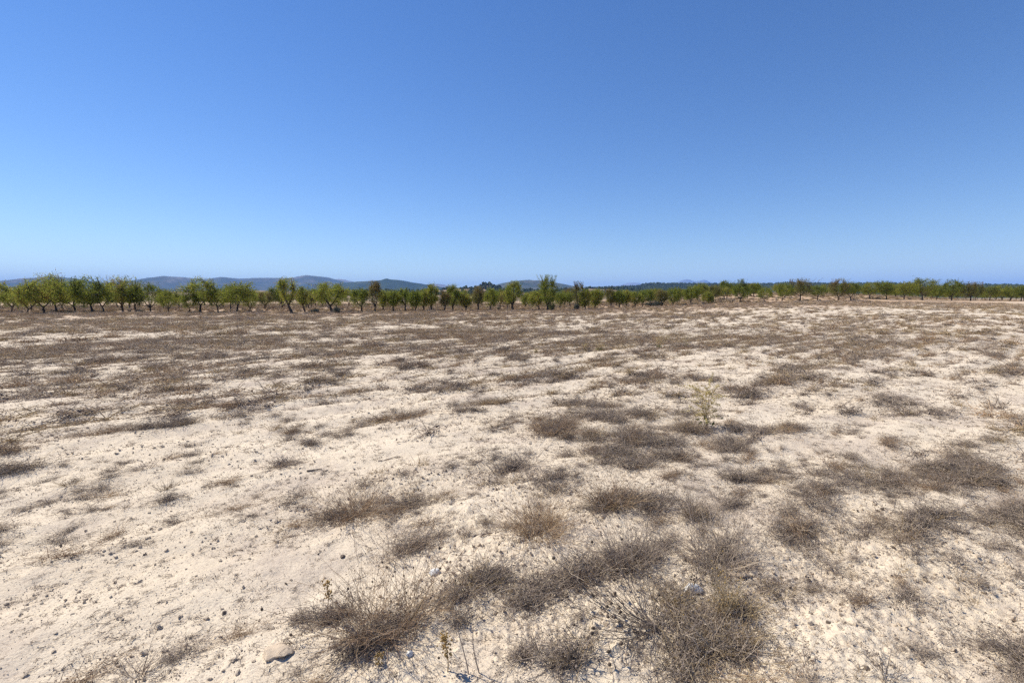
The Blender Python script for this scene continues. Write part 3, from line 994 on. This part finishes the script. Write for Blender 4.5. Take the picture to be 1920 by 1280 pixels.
def size_at(px, py, wpx, hpx):
    """Ground point under a pixel and the metres that so many pixels measure there."""
    x, y, z = on_ground(px, py)
    depth = y * math.cos(PITCH) + (EYE - z) * math.sin(PITCH)
    return x, y, wpx * depth / FPX, hpx * depth / FPX / math.cos(PITCH + math.atan2(EYE, y) * .55)


G_DRY = "dead plants on the field"
# px, py (foot), width px, height px, stems, options, label
PL = [
    (650, 972, 120, 66, 300, dict(spread=1.25, mat="brown", under=900, twigs=1.4, r0=.22), "russet dead plant fanning fine twigs, thickest on a long dark band of scrub"),
    (765, 950, 95, 40, 110, dict(spread=1.2, under=500), "wispy dead plant at the far end of the band behind the russet fan"),
    (762, 1030, 120, 64, 110, dict(spread=.95, under=800, twigs=2.0), "grey dead tuft with a few tall straight twigs, alone between two bands"),
    (735, 1175, 200, 130, 260, dict(spread=.85, under=1500, twigs=1.9, heads=26, head_r=.0065, mat="brown", tone=(.05, .8)), "large upright dead bush with oval seed heads, dark at the core"),
    (862, 1120, 110, 70, 80, dict(spread=.9, under=700, heads=10), "open dead plant of curved stems beside the large upright bush"),
    (895, 1095, 60, 28, 140, dict(spread=1.1, mat="straw"), "small pale straw clump in dark scrub"),
    (920, 1085, 110, 44, 120, dict(spread=1.2, under=1000, tone=(0, .6)), "dark tangled tuft behind the pale straw clump"),
    (1010, 998, 120, 66, 420, dict(spread=1.0, mat="brown", under=1000, twigs=1.5, tone=(.35, 1), r0=.3), "dense orange-brown dead bush standing alone on bare soil"),
    (1182, 1065, 110, 92, 300, dict(spread=.7, under=1000, twigs=1.8, tone=(.1, .8), r0=.25), "tall narrow dead brush rising from the scrub"),
    (1085, 1085, 120, 66, 120, dict(spread=.95, under=1100, twigs=2.0), "grey tuft with upright twigs and a pale stone in it"),
    (1000, 1125, 120, 50, 90, dict(spread=1.2, under=1300, tone=(0, .5)), "low blackish tangle edging bare soil"),
    (1150, 945, 90, 66, 220, dict(spread=.8, under=900, mat="brown", twigs=1.5), "tan-tipped dead tuft at the end of a wide dark patch"),
    (1215, 950, 120, 60, 180, dict(spread=1.0, under=1200, tone=(0, .6)), "dark tuft in the middle of a wide dark patch"),
    (1305, 968, 70, 72, 150, dict(spread=.65, under=700), "narrow upright grey tuft next to a wide dark patch"),
    (1375, 950, 90, 40, 90, dict(spread=1.2, under=900, tone=(0, .6)), "low dark tangle beside the narrow upright grey tuft"),
    (1340, 1055, 170, 90, 260, dict(spread=1.0, under=1500, twigs=2.0), "broad dead thicket with pale slanting stems"),
    (960, 880, 120, 44, 120, dict(spread=1.2, under=1300, tone=(0, .6)), "low dark dead plant with a pale stone at its edge"),
    (1030, 905, 110, 36, 80, dict(spread=1.2, under=1000, tone=(0, .7)), "dark dead plant joined to the one with the pale stone"),
    (1042, 812, 96, 36, 260, dict(spread=1.2, under=900, mat="brown", tone=(.0, .6), r0=.35), "brown dome-shaped dead cushion"),
    (1150, 785, 90, 34, 90, dict(spread=1.1, under=900, tone=(0, .5), heads=4), "dark sparse scrub with one taller stalk"),
    (1235, 832, 120, 34, 90, dict(spread=1.2, under=1000, tone=(0, .6)), "dark scrub lying before the yellow-green weed"),
    (1376, 842, 52, 36, 140, dict(spread=.9, under=700, tone=(0, .6)), "dark bluish-grey dead tuft past the yellow-green weed's shadow"),
    (1383, 808, 46, 26, 80, dict(spread=1.1, under=500, tone=(0, .6)), "small dark tuft uphill of the bluish-grey one"),
    (770, 782, 66, 22, 160, dict(spread=1.1, under=500, mat="brown"), "small brown tuft alone at the edge of the bare patch"),
    (530, 874, 56, 20, 120, dict(spread=1.2, under=300), "small grey tuft on the edge of a smooth bare patch"),
    (560, 1160, 24, 24, 60, dict(spread=.8, under=120), "tiny round dead tuft on cloddy soil"),
    (1394, 1146, 80, 62, 150, dict(spread=.8, mat="straw", under=500, twigs=1.6, heads=40, head_mat="ochre", head_r=.0035), "golden straw weed leaning beside the long pale flat stone"),
    (1268, 1128, 70, 44, 110, dict(spread=1.0, mat="straw", under=400, heads=30, head_mat="ochre", head_r=.0035), "thin golden straw weed in front of the bright white slab"),
    (1392, 1222, 100, 46, 110, dict(spread=1.0, mat="straw", under=900, twigs=1.8), "thick pale straw clump behind the matted tangle"),
    (1290, 1243, 130, 44, 150, dict(spread=1.2, mat="straw", under=900, tone=(.1, .9)), "low straw litter heap spilling from the sprawling black-stemmed plant"),
    (1345, 1205, 240, 44, 110, dict(spread=1.35, under=2400, mat="straw", tone=(0, .8), twigs=2.0), "matted straw-coloured tangle over deep shade"),
    (1358, 1150, 44, 100, 90, dict(spread=.22, mat="straw", twigs=1.0, heads=60, head_mat="ochre", head_r=.004), "upright golden straw spike with small ochre heads"),
    (690, 1205, 120, 30, 90, dict(spread=1.25, under=1500, tone=(0, .6)), "low dark mat in front of the large upright bush"),
    (620, 1165, 100, 22, 50, dict(spread=1.25, under=1100, tone=(0, .5)), "dark elongated mat below two ochre flower heads"),
    (985, 1232, 60, 30, 70, dict(spread=1.1, under=300), "faint grey tuft on crumbly soil, the smaller of a pair"),
    (1065, 1236, 70, 34, 90, dict(spread=1.0, under=500), "grey tuft with short twigs, the larger of a pair"),
    (870, 900, 70, 34, 14, dict(spread=1.2, twigs=1.2, r=.0016), "spidery bare plant of a few long pale twigs beside a round clod"),
    (787, 872, 40, 26, 30, dict(spread=1.0, mat="straw"), "thin straw tuft beside a fallen stick"),
    (700, 888, 40, 18, 26, dict(spread=1.1, mat="straw"), "tiny straw wisps on the smooth bare patch"),
    (1225, 710, 70, 20, 80, dict(spread=1.2, under=600, r=.002), "dark mound of scrub on the middle field"),
]
for q, (px, py, w, h, n, opt, label) in enumerate(PL):
    rng = np.random.default_rng(900 + q)
    x, y, W, H = size_at(px, py, w, h)
    opt = dict(opt)
    if py < 900:
        opt.setdefault("r", .0018)
    place_plant("dry_tuft", tuft_meshes(rng, W, H, n, **opt), x, y, label, "dry plant", G_DRY)

# the tangled plant with round dark seed heads on long bare stems
rng = np.random.default_rng(77)
x, y, W, H = size_at(1232, 1182, 240, 60)
f, h = Faces(), Faces()
n = 46
a = rng.normal(math.pi * .93, .75, n); L = W * rng.uniform(.3, .78, n)
t = np.linspace(0, 1, 9)[None, :, None]
d = np.stack([np.cos(a), np.sin(a), np.zeros(n)], -1)
lift = rng.uniform(.15, .75, n)[:, None, None]
P = d[:, None] * L[:, None, None] * t + np.array([0, 0, 1.]) * (lift * L[:, None, None] * t ** 1.8) + np.array([0, 0, .01])
P = P + np.cumsum(rng.normal(0, .02, P.shape), axis=1) * L[:, None, None]
P[:, :, 2] = np.maximum(P[:, :, 2], .003)
f.tubes(P, np.linspace(.0021, .0011, 9)[None] * np.ones((n, 1)), rng.uniform(0, .35, n), rng)
Q, ln = side_twigs(rng, P, L, 60, (.12, .3))
f.tubes(Q, radii(60, 4, .0011, rng), rng.uniform(0, .4, 60), rng)
h.blobs(np.concatenate([P[:34, -1], Q[:14, -1]]), .0075 * rng.uniform(.7, 1.25, 48), rng.uniform(0, .7, 48), 1.05)
place_plant("dry_thistle", {"stems": f.mesh("stems", MAT["twig"]), "seed_heads": h.mesh("seed_heads", MAT["seed"])}, x, y,
            "sprawling dead plant with long black stems tipped by round dark seed heads", "dry plant", G_DRY)

# the stalk with two ochre flower heads, and the bare stalks at the bottom edge
for q, (px, py, hpx, heads, label, m1, hm) in enumerate([
        (607, 1168, 72, [(.96, 34), (.68, 30)], "single thin stalk carrying two ochre flower clusters", "brown", "ochre"),
        (832, 1258, 62, [(.95, 40), (.7, 30), (.5, 20)], "short ochre straw stalk near a white pebble", "straw", "ochre"),
        (868, 1262, 90, [], "thin dark leafless stalk, curved", "twig", "seed"),
        (898, 1262, 84, [], "thin dark leafless stalk, quite straight", "twig", "seed"),
        (712, 1246, 14, [(.9, 40)], "low orange flower cluster at ground level", "straw", "ochre"),
        (1303, 1138, 86, [(.8, 10), (.55, 12)], "stiff dark stalk standing against the white stone", "twig", "seed"),
        (1146, 790, 52, [(.9, 8)], "tall dead stalk with a dark tip out on the middle field", "twig", "seed")]):
    rng = np.random.default_rng(1200 + q)
    x, y, W, H = size_at(px, py, 20, hpx)
    f, h = Faces(), Faces()
    t = np.linspace(0, 1, 8)
    P = np.stack([.12 * H * np.sin(t * 2.2 + q), .05 * H * t, H * t - .01], -1)[None]
    f.tubes(P, np.linspace(.0028, .0014, 8)[None], np.array([.4]), rng, 5)
    Q, ln = side_twigs(rng, P, np.array([H]), 9, (.08, .22))
    f.tubes(Q, radii(9, 4, .0012, rng), rng.uniform(.2, .7, 9), rng)
    ms = {"stems": f.mesh("stems", MAT[m1])}
    for v, k in heads:
        c = np.array([np.interp(v, t, P[0, :, 0]), np.interp(v, t, P[0, :, 1]), H * v]) + rng.normal(0, .011, (k, 3))
        h.blobs(c, .0042 * rng.uniform(.6, 1.3, k), rng.uniform(0, 1, k), 1.2)
    if heads:
        ms["flower_heads"] = h.mesh("flower_heads", MAT[hm])
    place_plant("dry_stalk", ms, x, y, label, "dry plant", G_DRY)


# green weeds
def weed(rng, H, W, pods, green):
    f, g, p = Faces(), Faces(), Faces()
    n = 9
    P, L = fan_paths(rng, n, .012, H, .34, 7, 0, .1)
    f.tubes(P, np.linspace(.0042, .0016, 7)[None] * np.ones((n, 1)), rng.uniform(.3, .8, n), rng, 4)
    m = 70
    w = rng.integers(0, n, m); j = rng.integers(4, 7, m)
    s = P[w, j]
    d = norm(np.concatenate([rng.normal(0, 1, (m, 2)), rng.uniform(-.35, .9, (m, 1))], 1))
    ln = W * rng.uniform(.25, .75, m)
    k = np.linspace(0, 1, 4)[None, :, None]
    Q = s[:, None] + d[:, None] * ln[:, None, None] * k
    f.tubes(Q, np.linspace(.0018, .0008, 4)[None] * np.ones((m, 1)), rng.uniform(.3, .9, m), rng)
    if pods:
        i = rng.integers(0, m, pods); tt = rng.uniform(.25, 1.05, pods)[:, None]
        c = s[i] + d[i] * ln[i][:, None] * tt + rng.normal(0, .008, (pods, 3))
        sz = rng.uniform(.010, .022, pods)
        p.leaves(c, sz, sz * .55, rng.uniform(0, 1, pods), rng)
    if green:
        i = rng.integers(0, n, green); tt = rng.uniform(0, 1.7, green)
        j0 = tt.astype(int); fr = (tt - j0)[:, None]
        c = P[i, j0] * (1 - fr) + P[i, j0 + 1] * fr + rng.normal(0, .045 * W / .35, (green, 3)) * np.array([1, 1, .4])
        c[:, 2] = np.abs(c[:, 2]) + .004
        sz = rng.uniform(.03, .065, green) * W / .35
        g.leaves(c, sz, sz * .42, rng.uniform(0, 1, green), rng)
    out = {"stems": f.mesh("stems", MAT["straw"])}
    if pods:
        out["pods"] = p.mesh("pods", MAT["pod"])
    if green:
        out["leaves"] = g.mesh("leaves", MAT["weed"])
    return out


for q, (px, py, w, h, pods, green, label) in enumerate([
        (1324, 800, 64, 80, 2200, 26, "tall yellow-green weed, leafy at the foot and frothy with pods on top"),
        (1236, 652, 22, 22, 300, 120, "small green weed with an orange-brown top, taller of two standing together"),
        (1286, 648, 18, 20, 200, 110, "small upright green weed trailing leaves along the ground"),
        (1097, 657, 15, 13, 200, 90, "olive weed cushion, one of two close together, the narrower"),
        (1126, 657, 26, 13, 300, 120, "olive weed cushion, one of two close together, the wider"),
        (1005, 660, 14, 9, 60, 120, "flat grey-green weed on pale soil"),
        (1250, 640, 12, 14, 160, 30, "faint straw-yellow weed behind two small green ones")]):
    rng = np.random.default_rng(1400 + q)
    x, y, W, H = size_at(px, py, w, h)
    place_plant("green_weed", weed(rng, H, W, pods, green), x, y, label, "weed", "green weeds on the field")


# ------------------------------------------------------------------ stones and sticks that can be picked out
for q, (px, py, wpx, size, mat, label) in enumerate([
        (521, 1226, 54, (1, .85, .6), "stone", "big buff rock half sunk in the cloddy soil"),
        (767, 1228, 15, (1, .9, 1.3), "white_stone", "small angular white pebble by the ochre straw stalk"),
        (813, 1074, 25, (1, .8, .7), "white_stone", "flat chalk-white stone lying on bare soil"),
        (1298, 1106, 42, (1, .55, .8), "white_stone", "bright white slab of stone behind the stiff dark stalk"),
        (1384, 1080, 46, (1, .4, .45), "stone", "long pale flat stone beside the golden straw spike"),
        (1400, 1112, 16, (1, .9, 1.1), "stone", "rounded grey stone among the dead thicket's stems"),
        (1090, 1062, 12, (1, .9, 1.1), "stone", "pale stone lodged in the grey tuft"),
        (642, 1044, 11, (1, .9, 1), "dark_clod", "dark brown clod alone on cloddy soil"),
        (878, 893, 9, (1, .9, 1), "stone", "round pale clod at the foot of the spidery bare plant"),
        (1150, 922, 9, (1, .9, 1), "stone", "little pale stone by the wide dark patch"),
        (907, 757, 5, (1, .9, 1), "white_stone", "small white stone shining in a line of low scrub"),
        (1340, 912, 13, (1, .8, .8), "stone", "pale stone in the dark scrub uphill of the broad thicket")]):
    rng = np.random.default_rng(1600 + q)
    x, y, W, _ = size_at(px, py, wpx, 10)
    me = rock_mesh("stone", rng, MAT[mat], 3, .62, .35, size)
    o = link("stone", me, None, (x, y, float(ground_z(x, y)) + W * .5 * .18 * size[2]), rng.uniform(-.3, .3), W * .5)
    tag(o, label, "stone", "stones picked out on the field")

for q, (px0, py0, px1, py1, r, mat, label) in enumerate([
        (708, 865, 740, 857, .006, "twig", "thin fallen stick on the smooth bare patch"),
        (575, 884, 603, 880, .009, "twig", "thick dark bit of root lying on bare soil"),
        (888, 1006, 925, 1000, .008, "twig", "dark broken stick lying on bare soil between two tufts"),
        (772, 1163, 803, 1140, .006, "straw", "pale bleached stick poking out of the large upright bush"),
        (885, 873, 905, 862, .005, "twig", "short slanting stick near the spidery bare plant"),
        (1150, 1075, 1235, 1042, .0035, "straw", "long bent straw lying across the tall narrow brush's foot")]):
    rng = np.random.default_rng(1700 + q)
    a, b = np.array(on_ground(px0, py0)), np.array(on_ground(px1, py1))
    t = np.linspace(0, 1, 8)[:, None]
    P = a * (1 - t) + b * t
    P[:, 2] = ground_z(P[:, 0], P[:, 1]) + r * .9 + (.05 * t[:, 0] if q == 3 else 0)
    P = P + np.cumsum(rng.normal(0, .004, P.shape), 0) * np.array([1, 1, .3]) - a
    f = Faces()
    f.tubes(P[None], (r * np.linspace(1, .6, 8) * rng.uniform(.8, 1.2, 8))[None], np.array([.35]), rng, 6)
    Q, ln = side_twigs(rng, P[None], np.array([np.linalg.norm(b - a)]), 4, (.08, .22))
    f.tubes(Q, radii(4, 4, r * .4, rng), rng.uniform(.2, .5, 4), rng)
    o = link("fallen_stick", f.mesh("fallen_stick", MAT[mat]), None, tuple(a))
    tag(o, label, "stick", "sticks on the field")

# ------------------------------------------------------------------ low dead scrub, litter and clods over the whole field
PATCH = [(1330, 1190, 170, 80), (1290, 1140, 90, 40), (1380, 1130, 60, 60), (690, 1195, 130, 30), (620, 1160, 90, 22), (760, 1165, 120, 26), (850, 1125, 120, 26), (910, 1088, 110, 30),
         (1000, 1115, 110, 36), (1080, 1078, 120, 36), (1190, 1062, 130, 40), (1320, 1040, 170, 56), (1385, 1010, 60, 50), (750, 1027, 110, 24), (1020, 992, 110, 26), (640, 970, 130, 24),
         (550, 985, 80, 18), (740, 945, 130, 18), (525, 1000, 40, 22), (1200, 945, 180, 40), (1230, 975, 120, 26), (1310, 960, 80, 30), (1380, 940, 80, 36), (1300, 910, 100, 24),
         (1250, 898, 100, 16), (1380, 895, 70, 18), (1020, 905, 140, 24), (950, 870, 140, 30), (905, 887, 50, 10), (960, 850, 90, 12), (900, 830, 80, 10), (885, 808, 46, 10), (1040, 800, 96, 26),
         (1130, 850, 140, 16), (1250, 860, 120, 20), (1330, 850, 80, 18), (1230, 825, 180, 30), (1290, 805, 90, 20), (1150, 780, 160, 26), (1080, 775, 90, 12), (1375, 832, 60, 20),
         (1385, 800, 50, 16), (1400, 740, 40, 22), (1380, 770, 60, 10), (770, 778, 66, 10), (700, 790, 100, 6), (630, 802, 120, 6), (560, 830, 90, 7), (540, 810, 80, 6), (530, 868, 46, 7),
         (1240, 712, 170, 20), (1190, 705, 80, 12), (1320, 712, 50, 8), (1270, 745, 60, 9), (1000, 742, 190, 6), (930, 756, 120, 6), (880, 771, 70, 5), (900, 746, 70, 6), (820, 731, 110, 6),
         (700, 742, 60, 8), (680, 733, 50, 6), (720, 752, 50, 6), (785, 686, 80, 8), (870, 675, 70, 8), (760, 692, 50, 6), (640, 702, 140, 4), (600, 716, 110, 4), (560, 690, 130, 6),
         (1150, 686, 110, 4), (1000, 706, 170, 5), (950, 713, 110, 4), (1090, 760, 90, 8), (1130, 735, 80, 8), (1390, 1190, 60, 90), (1250, 1225, 120, 30), (1180, 870, 160, 16), (1290, 775, 60, 14), (1100, 820, 110, 12), (1340, 1000, 120, 26), (1070, 1225, 70, 20), (985, 1228, 60, 16), (830, 1180, 120, 14)]
BARE = [(650, 880, 330, 110), (880, 960, 150, 60), (830, 830, 160, 30), (1120, 1140, 130, 40), (1190, 1000, 90, 16), (1370, 780, 70, 24), (1120, 920, 120, 14), (1000, 1180, 200, 50), (580, 1060, 140, 60), (860, 1040, 120, 40)]


def ellipses(spec):
    out = []
    for px, py, w, h in spec:
        x, y, W, _ = size_at(px, py, w, h)
        _, y0, _ = on_ground(px, py + h / 2); _, y1, _ = on_ground(px, py - h / 2)
        out.append((x, (y0 + y1) / 2, W / 2, max((y1 - y0) / 2, .05)))
    return np.array(out)


E_PATCH, E_BARE = ellipses(PATCH), ellipses(BARE)


def inside(x, y, E):
    g = np.zeros(len(x))
    for cx, cy, a, b in E:
        g = np.maximum(g, np.exp(-((((x - cx) / a) ** 2 + ((y - cy) / b) ** 2) ** 2) * .8))
    return g


def cover(x, y):
    """How thickly dead scrub grows: patches drawn out along the old plough lines."""
    u = x * FU[0] + y * FU[1]; v = x * FV[0] + y * FV[1]
    r = np.hypot(x, y)
    n = fbm(u * .55, v * 1.5, 51, 3) + .45 * fbm(x * .16, y * .16, 61, 2)
    n = n + .22 * (furrow(x, y) - .5)
    px = CX + FPX * x / np.maximum(y, .1)
    n = n + (.2 + .14 * (1 - sstep(3, 5, r))) * sstep(1330, 1460, px) * (1 - sstep(8, 14, r)) - .04 * (1 - sstep(400, 560, px)) * (1 - sstep(5, 9, r))
    c = sstep(.10, .34, n)
    px = CX + FPX * x / np.maximum(y, .1)
    in_view = (px > 500) & (px < 1420) & (y < 11.5)
    rag = np.clip(.74 + 2.4 * fbm(u * 2.0, v * 3.4, 91, 3), .08, 1.1)
    c = np.where(in_view, c * .3, c * rag)
    c = np.maximum(c, inside(x, y, E_PATCH) * in_view * np.clip(rag, 0, 1))
    c = np.maximum(c, .10 * sstep(-.1, .3, fbm(u * .9, v * 2.0, 95, 3)))
    c = np.maximum(c, .62 * sstep(1390, 1450, px) * (1 - sstep(4.2, 6.5, r)) * np.clip(rag - .2, 0, 1))
    c = c * (1 - .95 * inside(x, y, E_BARE) * in_view)
    farther = sstep(13, 34, r)
    c2 = sstep(-.25, .35, fbm(x * .22, y * .12, 71, 3)) * .8 + .08
    px = CX + FPX * x / np.maximum(y, .1)
    edge = y / np.interp(px, [0, 505, 960, 1410, 1920], [50, 53, 62, 74, 84])
    c2 = np.maximum(c2, .9 * sstep(.74, .84, edge + .1 * vnoise(x * .1, y * .1, 73)))
    return np.clip(c * (1 - farther) + np.maximum(c, c2) * farther, 0, 1)


def wedge(rng, n, r0, r1, half=54):
    r = np.sqrt(rng.uniform(r0 * r0, r1 * r1, n)); a = np.radians(rng.uniform(-half, half, n))
    return r * np.sin(a), r * np.cos(a)


def spins(rng, n, tilt=.0):
    return np.stack([rng.normal(0, tilt, n), rng.normal(0, tilt, n), rng.uniform(0, 6.28, n)], -1)


rng = np.random.default_rng(21)
near_protos = [mat_mesh(np.random.default_rng(2000 + k), 100, .19, h, .0012, MAT[m], t) for k, (h, m, t) in enumerate([(.035, "twig", (0, .7)), (.05, "twig", (.1, .9)), (.03, "twig", (0, .6)), (.065, "twig", (.1, .9)), (.045, "brown", (0, .8))])]
for k in range(3):
    r2 = np.random.default_rng(2050 + k)
    f = Faces()
    P, L = fan_paths(r2, 34, .03, .13, .95, 5, .05)
    f.tubes(P, radii(34, 5, .0012, r2), r2.uniform(.1, .9, 34), r2)
    Q, ln = side_twigs(r2, P, L, 60)
    f.tubes(Q, radii(60, 4, .0009, r2), r2.uniform(.1, .9, 60), r2)
    near_protos.append(f.mesh("wiry_tuft", MAT["straw" if k == 2 else "twig"]))


def scrub(name, label, r0, r1, n, protos, size, seed, flat=True, pow_=1.0, bias=None):
    rng = np.random.default_rng(seed)
    x, y = wedge(rng, n, r0, r1)
    c = cover(x, y)
    px = CX + FPX * x / np.maximum(y, .1)
    front = np.interp(px, [0, 505, 960, 1410, 1920], [50, 53, 62, 74, 84])
    thin = 1 - .72 * sstep(10, 19, np.hypot(x, y)) if r1 < 30 else 1.0
    keep = (rng.uniform(size=n) < thin * c ** pow_) & (y < front)
    x, y, c = x[keep], y[keep], c[keep]; m = len(x)
    s = size * rng.uniform(.55, 1.25, m) * (.7 + .4 * c)
    I = rng.integers(0, len(protos), m) if bias is None else rng.choice(len(protos), m, p=bias)
    z = ground_z(x, y) + np.where(np.hypot(x, y) < 12, fine_relief(x, y), 0)
    scatter(name, label, "dry scrub", protos, np.stack([x, y, z], -1),
            np.stack([rng.normal(0, .05, m), rng.normal(0, .05, m), math.radians(38) + rng.normal(0, .45, m) + math.pi * rng.integers(0, 2, m)], -1),
            np.stack([s * rng.uniform(1.1, 1.8, m), s * rng.uniform(.65, 1.0, m), s * rng.uniform(.6, 1.1, m)], -1), I)
    print(name, m)


scrub("dry_scrub", "low grey-brown dead scrub in broken dark patches over the front of the field", 1.2, 7.5, 6600, near_protos, 1.0, 201, bias=[.16, .15, .15, .11, .1, .11, .10, .12])
mid_protos = [mat_mesh(np.random.default_rng(2100 + k), 66, .26, h, .0026, MAT[m], t, (.06, .2)) for k, (h, m, t) in enumerate([(.04, "twig", (0, .7)), (.06, "twig", (.1, .9)), (.035, "twig", (0, .6)), (.055, "brown", (.1, 1)), (.06, "straw", (0, .6))])]
scrub("dry_scrub", "low dead scrub drawn out in streaks along the old plough lines", 7.5, 22, 8200, mid_protos, 1.15, 202, bias=[.26, .24, .2, .18, .12])
far_protos = [mat_mesh(np.random.default_rng(2200 + k), 44, .4, h, .006, MAT[m], t, (.08, .24)) for k, (h, m, t) in enumerate([(.05, "twig", (.4, 1)), (.06, "brown", (.4, 1)), (.045, "twig", (.2, .9)), (.06, "straw", (0, .8))])]
scrub("dry_scrub", "brownish stubble and dead grass towards the orchard", 22, 92, 12500, far_protos, 1.15, 203, bias=[.26, .27, .14, .33])

# a thin flat layer of broken straw and stubble over the middle and far field
wisps = [mat_mesh(np.random.default_rng(2600 + k), 32, .3, h, r, MAT[m], t, (.05, .2), 3) for k, (h, r, m, t) in enumerate([(.018, .0028, "twig", (.3, 1)), (.022, .003, "twig", (.5, 1)), (.02, .003, "brown", (.5, 1)), (.02, .003, "straw", (0, .8))])]
rng = np.random.default_rng(206)
px_, py_ = [], []
for r0, r1, n in ((4.5, 9, 2400), (9, 22, 7800), (22, 45, 8200), (45, 92, 9500)):
    x, y = wedge(rng, n, r0, r1, 52)
    px = CX + FPX * x / y
    u = x * FU[0] + y * FU[1]; v = x * FV[0] + y * FV[1]
    st = sstep(-.08, .16, fbm(u * .16, v * 1.1, 81, 3) + .5 * fbm(x * .1, y * .2, 84, 2))
    c = (.22 + .78 * st) * sstep(5, 14, np.hypot(x, y)) * (1 - .8 * inside(x, y, E_BARE))
    k = (rng.uniform(size=n) < c) & (y < np.interp(px, [0, 505, 960, 1410, 1920], [50, 53, 62, 74, 84]) + 2)
    px_.append(x[k]); py_.append(y[k])
x, y = np.concatenate(px_), np.concatenate(py_); m = len(x)
s = rng.uniform(.6, 1.3, m) * (1 + .5 * sstep(15, 40, y))
scatter("straw_stubble", "flat broken straw and stubble in thin streaks across the middle of the field", "stubble", wisps, np.stack([x, y, ground_z(x, y)], -1),
        np.stack([np.zeros(m), np.zeros(m), math.radians(38) + rng.normal(0, .35, m)], -1), np.stack([s * 1.7, s * .7, s * rng.uniform(.6, 1.4, m)], -1), rng.choice(4, m, p=[.26, .28, .2, .26]))

# dry grass under the trees
rng = np.random.default_rng(204)
x, y = wedge(rng, 26000, 56, 130, 50)
px = CX + FPX * x / y
k = (y > np.interp(px, [0, 505, 960, 1410, 1920], [50, 53, 62, 74, 84]) + 1) & (rng.uniform(size=len(x)) < .25 + .75 * sstep(-.05, .3, fbm(x * .12, y * .12, 88, 3)))
x, y = x[k], y[k]; m = len(x)
s = rng.uniform(.8, 1.7, m)
orchard_grass = [mat_mesh(np.random.default_rng(2300 + k), 60, .34, h, .007, MAT[mm], t, (.08, .24)) for k, (h, mm, t) in enumerate([(.12, "straw", (0, .8)), (.14, "brown", (.4, 1)), (.10, "straw", (.2, 1)), (.10, "twig", (.2, 1))])]
scatter("dry_grass", "ochre dry grass on the soil between the almond trees", "dry grass", orchard_grass, np.stack([x, y, ground_z(x, y)], -1), spins(rng, m), np.stack([s, s, s], -1), rng.integers(0, 4, m))

# clods and crumbs
rng = np.random.default_rng(205)
clods = [rock_mesh("clod", np.random.default_rng(2400 + k), MAT["clod" if k < 5 else "dark_clod"], 2, .7, 1.1) for k in range(7)]
pts = []
for r0, r1, n, lo, hi in ((1.2, 4.5, 20000, .0018, .013), (4.5, 12, 36000, .003, .015), (12, 30, 30000, .007, .022)):
    x, y = wedge(rng, n, r0, r1)
    k = rng.uniform(size=n) < .12 + .88 * sstep(-.08, .3, vnoise(x * .8, y * .8, 77) + .6 * fbm(x * 2.4, y * 2.4, 78, 2))
    x, y = x[k], y[k]
    pts.append(np.stack([x, y, lo + (hi - lo) * rng.uniform(0, 1, len(x)) ** 4.5], -1))
pts = np.concatenate(pts); m = len(pts)
z = ground_z(pts[:, 0], pts[:, 1]) + fine_relief(pts[:, 0], pts[:, 1])
scatter("soil_clods", "small clods and crumbs of soil strewn over the field", "soil clods", clods, np.stack([pts[:, 0], pts[:, 1], z + pts[:, 2] * .25], -1), spins(rng, m, .6),
        pts[:, 2:3] * rng.uniform(.7, 1.3, (m, 3)), rng.choice(7, m, p=[.19, .19, .19, .20, .19, .02, .02]))

# litter: short broken bits of dead stem
lit = []
for k in range(5):
    r2 = np.random.default_rng(2500 + k)
    f = Faces()
    n = 7
    P, L = mat_paths(r2, n, .06, .004, 4, (.012, .045))
    P[:, :, 2] = np.abs(P[:, :, 2]) * .3 + .002
    f.tubes(P, radii(n, 4, .0011, r2), r2.uniform(0, .7, n), r2)
    c = np.concatenate([r2.normal(0, .055, (14, 2)), np.full((14, 1), .0025)], 1)
    sz = r2.uniform(.004, .011, 14)
    f.leaves(c, sz, sz * .6, r2.uniform(0, .35, 14), r2)
    lit.append(f.mesh("litter", MAT["twig"]))
pts = []
for r0, r1, n, s in ((1.2, 4.5, 6000, 1.0), (4.5, 12, 18000, 1.35), (12, 30, 22000, 2.2)):
    x, y = wedge(rng, n, r0, r1)
    k = rng.uniform(size=n) < .3 + .7 * cover(x, y) + .3 * sstep(-.1, .3, vnoise(x * .6, y * .6, 99))
    x, y = x[k], y[k]
    pts.append(np.stack([x, y, s * rng.uniform(.6, 1.3, len(x))], -1))
pts = np.concatenate(pts); m = len(pts)
z = ground_z(pts[:, 0], pts[:, 1]) + fine_relief(pts[:, 0], pts[:, 1])
scatter("plant_litter", "short broken bits of dead stem littering the bare soil", "litter", lit, np.stack([pts[:, 0], pts[:, 1], z], -1), spins(rng, m), np.repeat(pts[:, 2:3], 3, 1), rng.integers(0, 5, m))

# ------------------------------------------------------------------ the air: far hills fade to blue
hz, nt, bs = new_mat("dry_air")
nt.nodes.remove(bs)
pv = nt.nodes.new("ShaderNodeVolumePrincipled")
pv.inputs["Color"].default_value = (.27, .50, 1.0, 1)
pv.inputs["Density"].default_value = 6.2e-5
pv.inputs["Anisotropy"].default_value = 0.0
nt.links.new(pv.outputs[0], nt.nodes["Material Output"].inputs["Volume"])
bm = bmesh.new()
box(bm, -29500, 29500, -29500, 29500, -6, 860)
me = bpy.data.meshes.new("haze"); bm.to_mesh(me); bm.free()
me.materials.append(hz)
tag(link("haze", me), "thin blue haze of the dry summer air", "haze", None, "stuff")
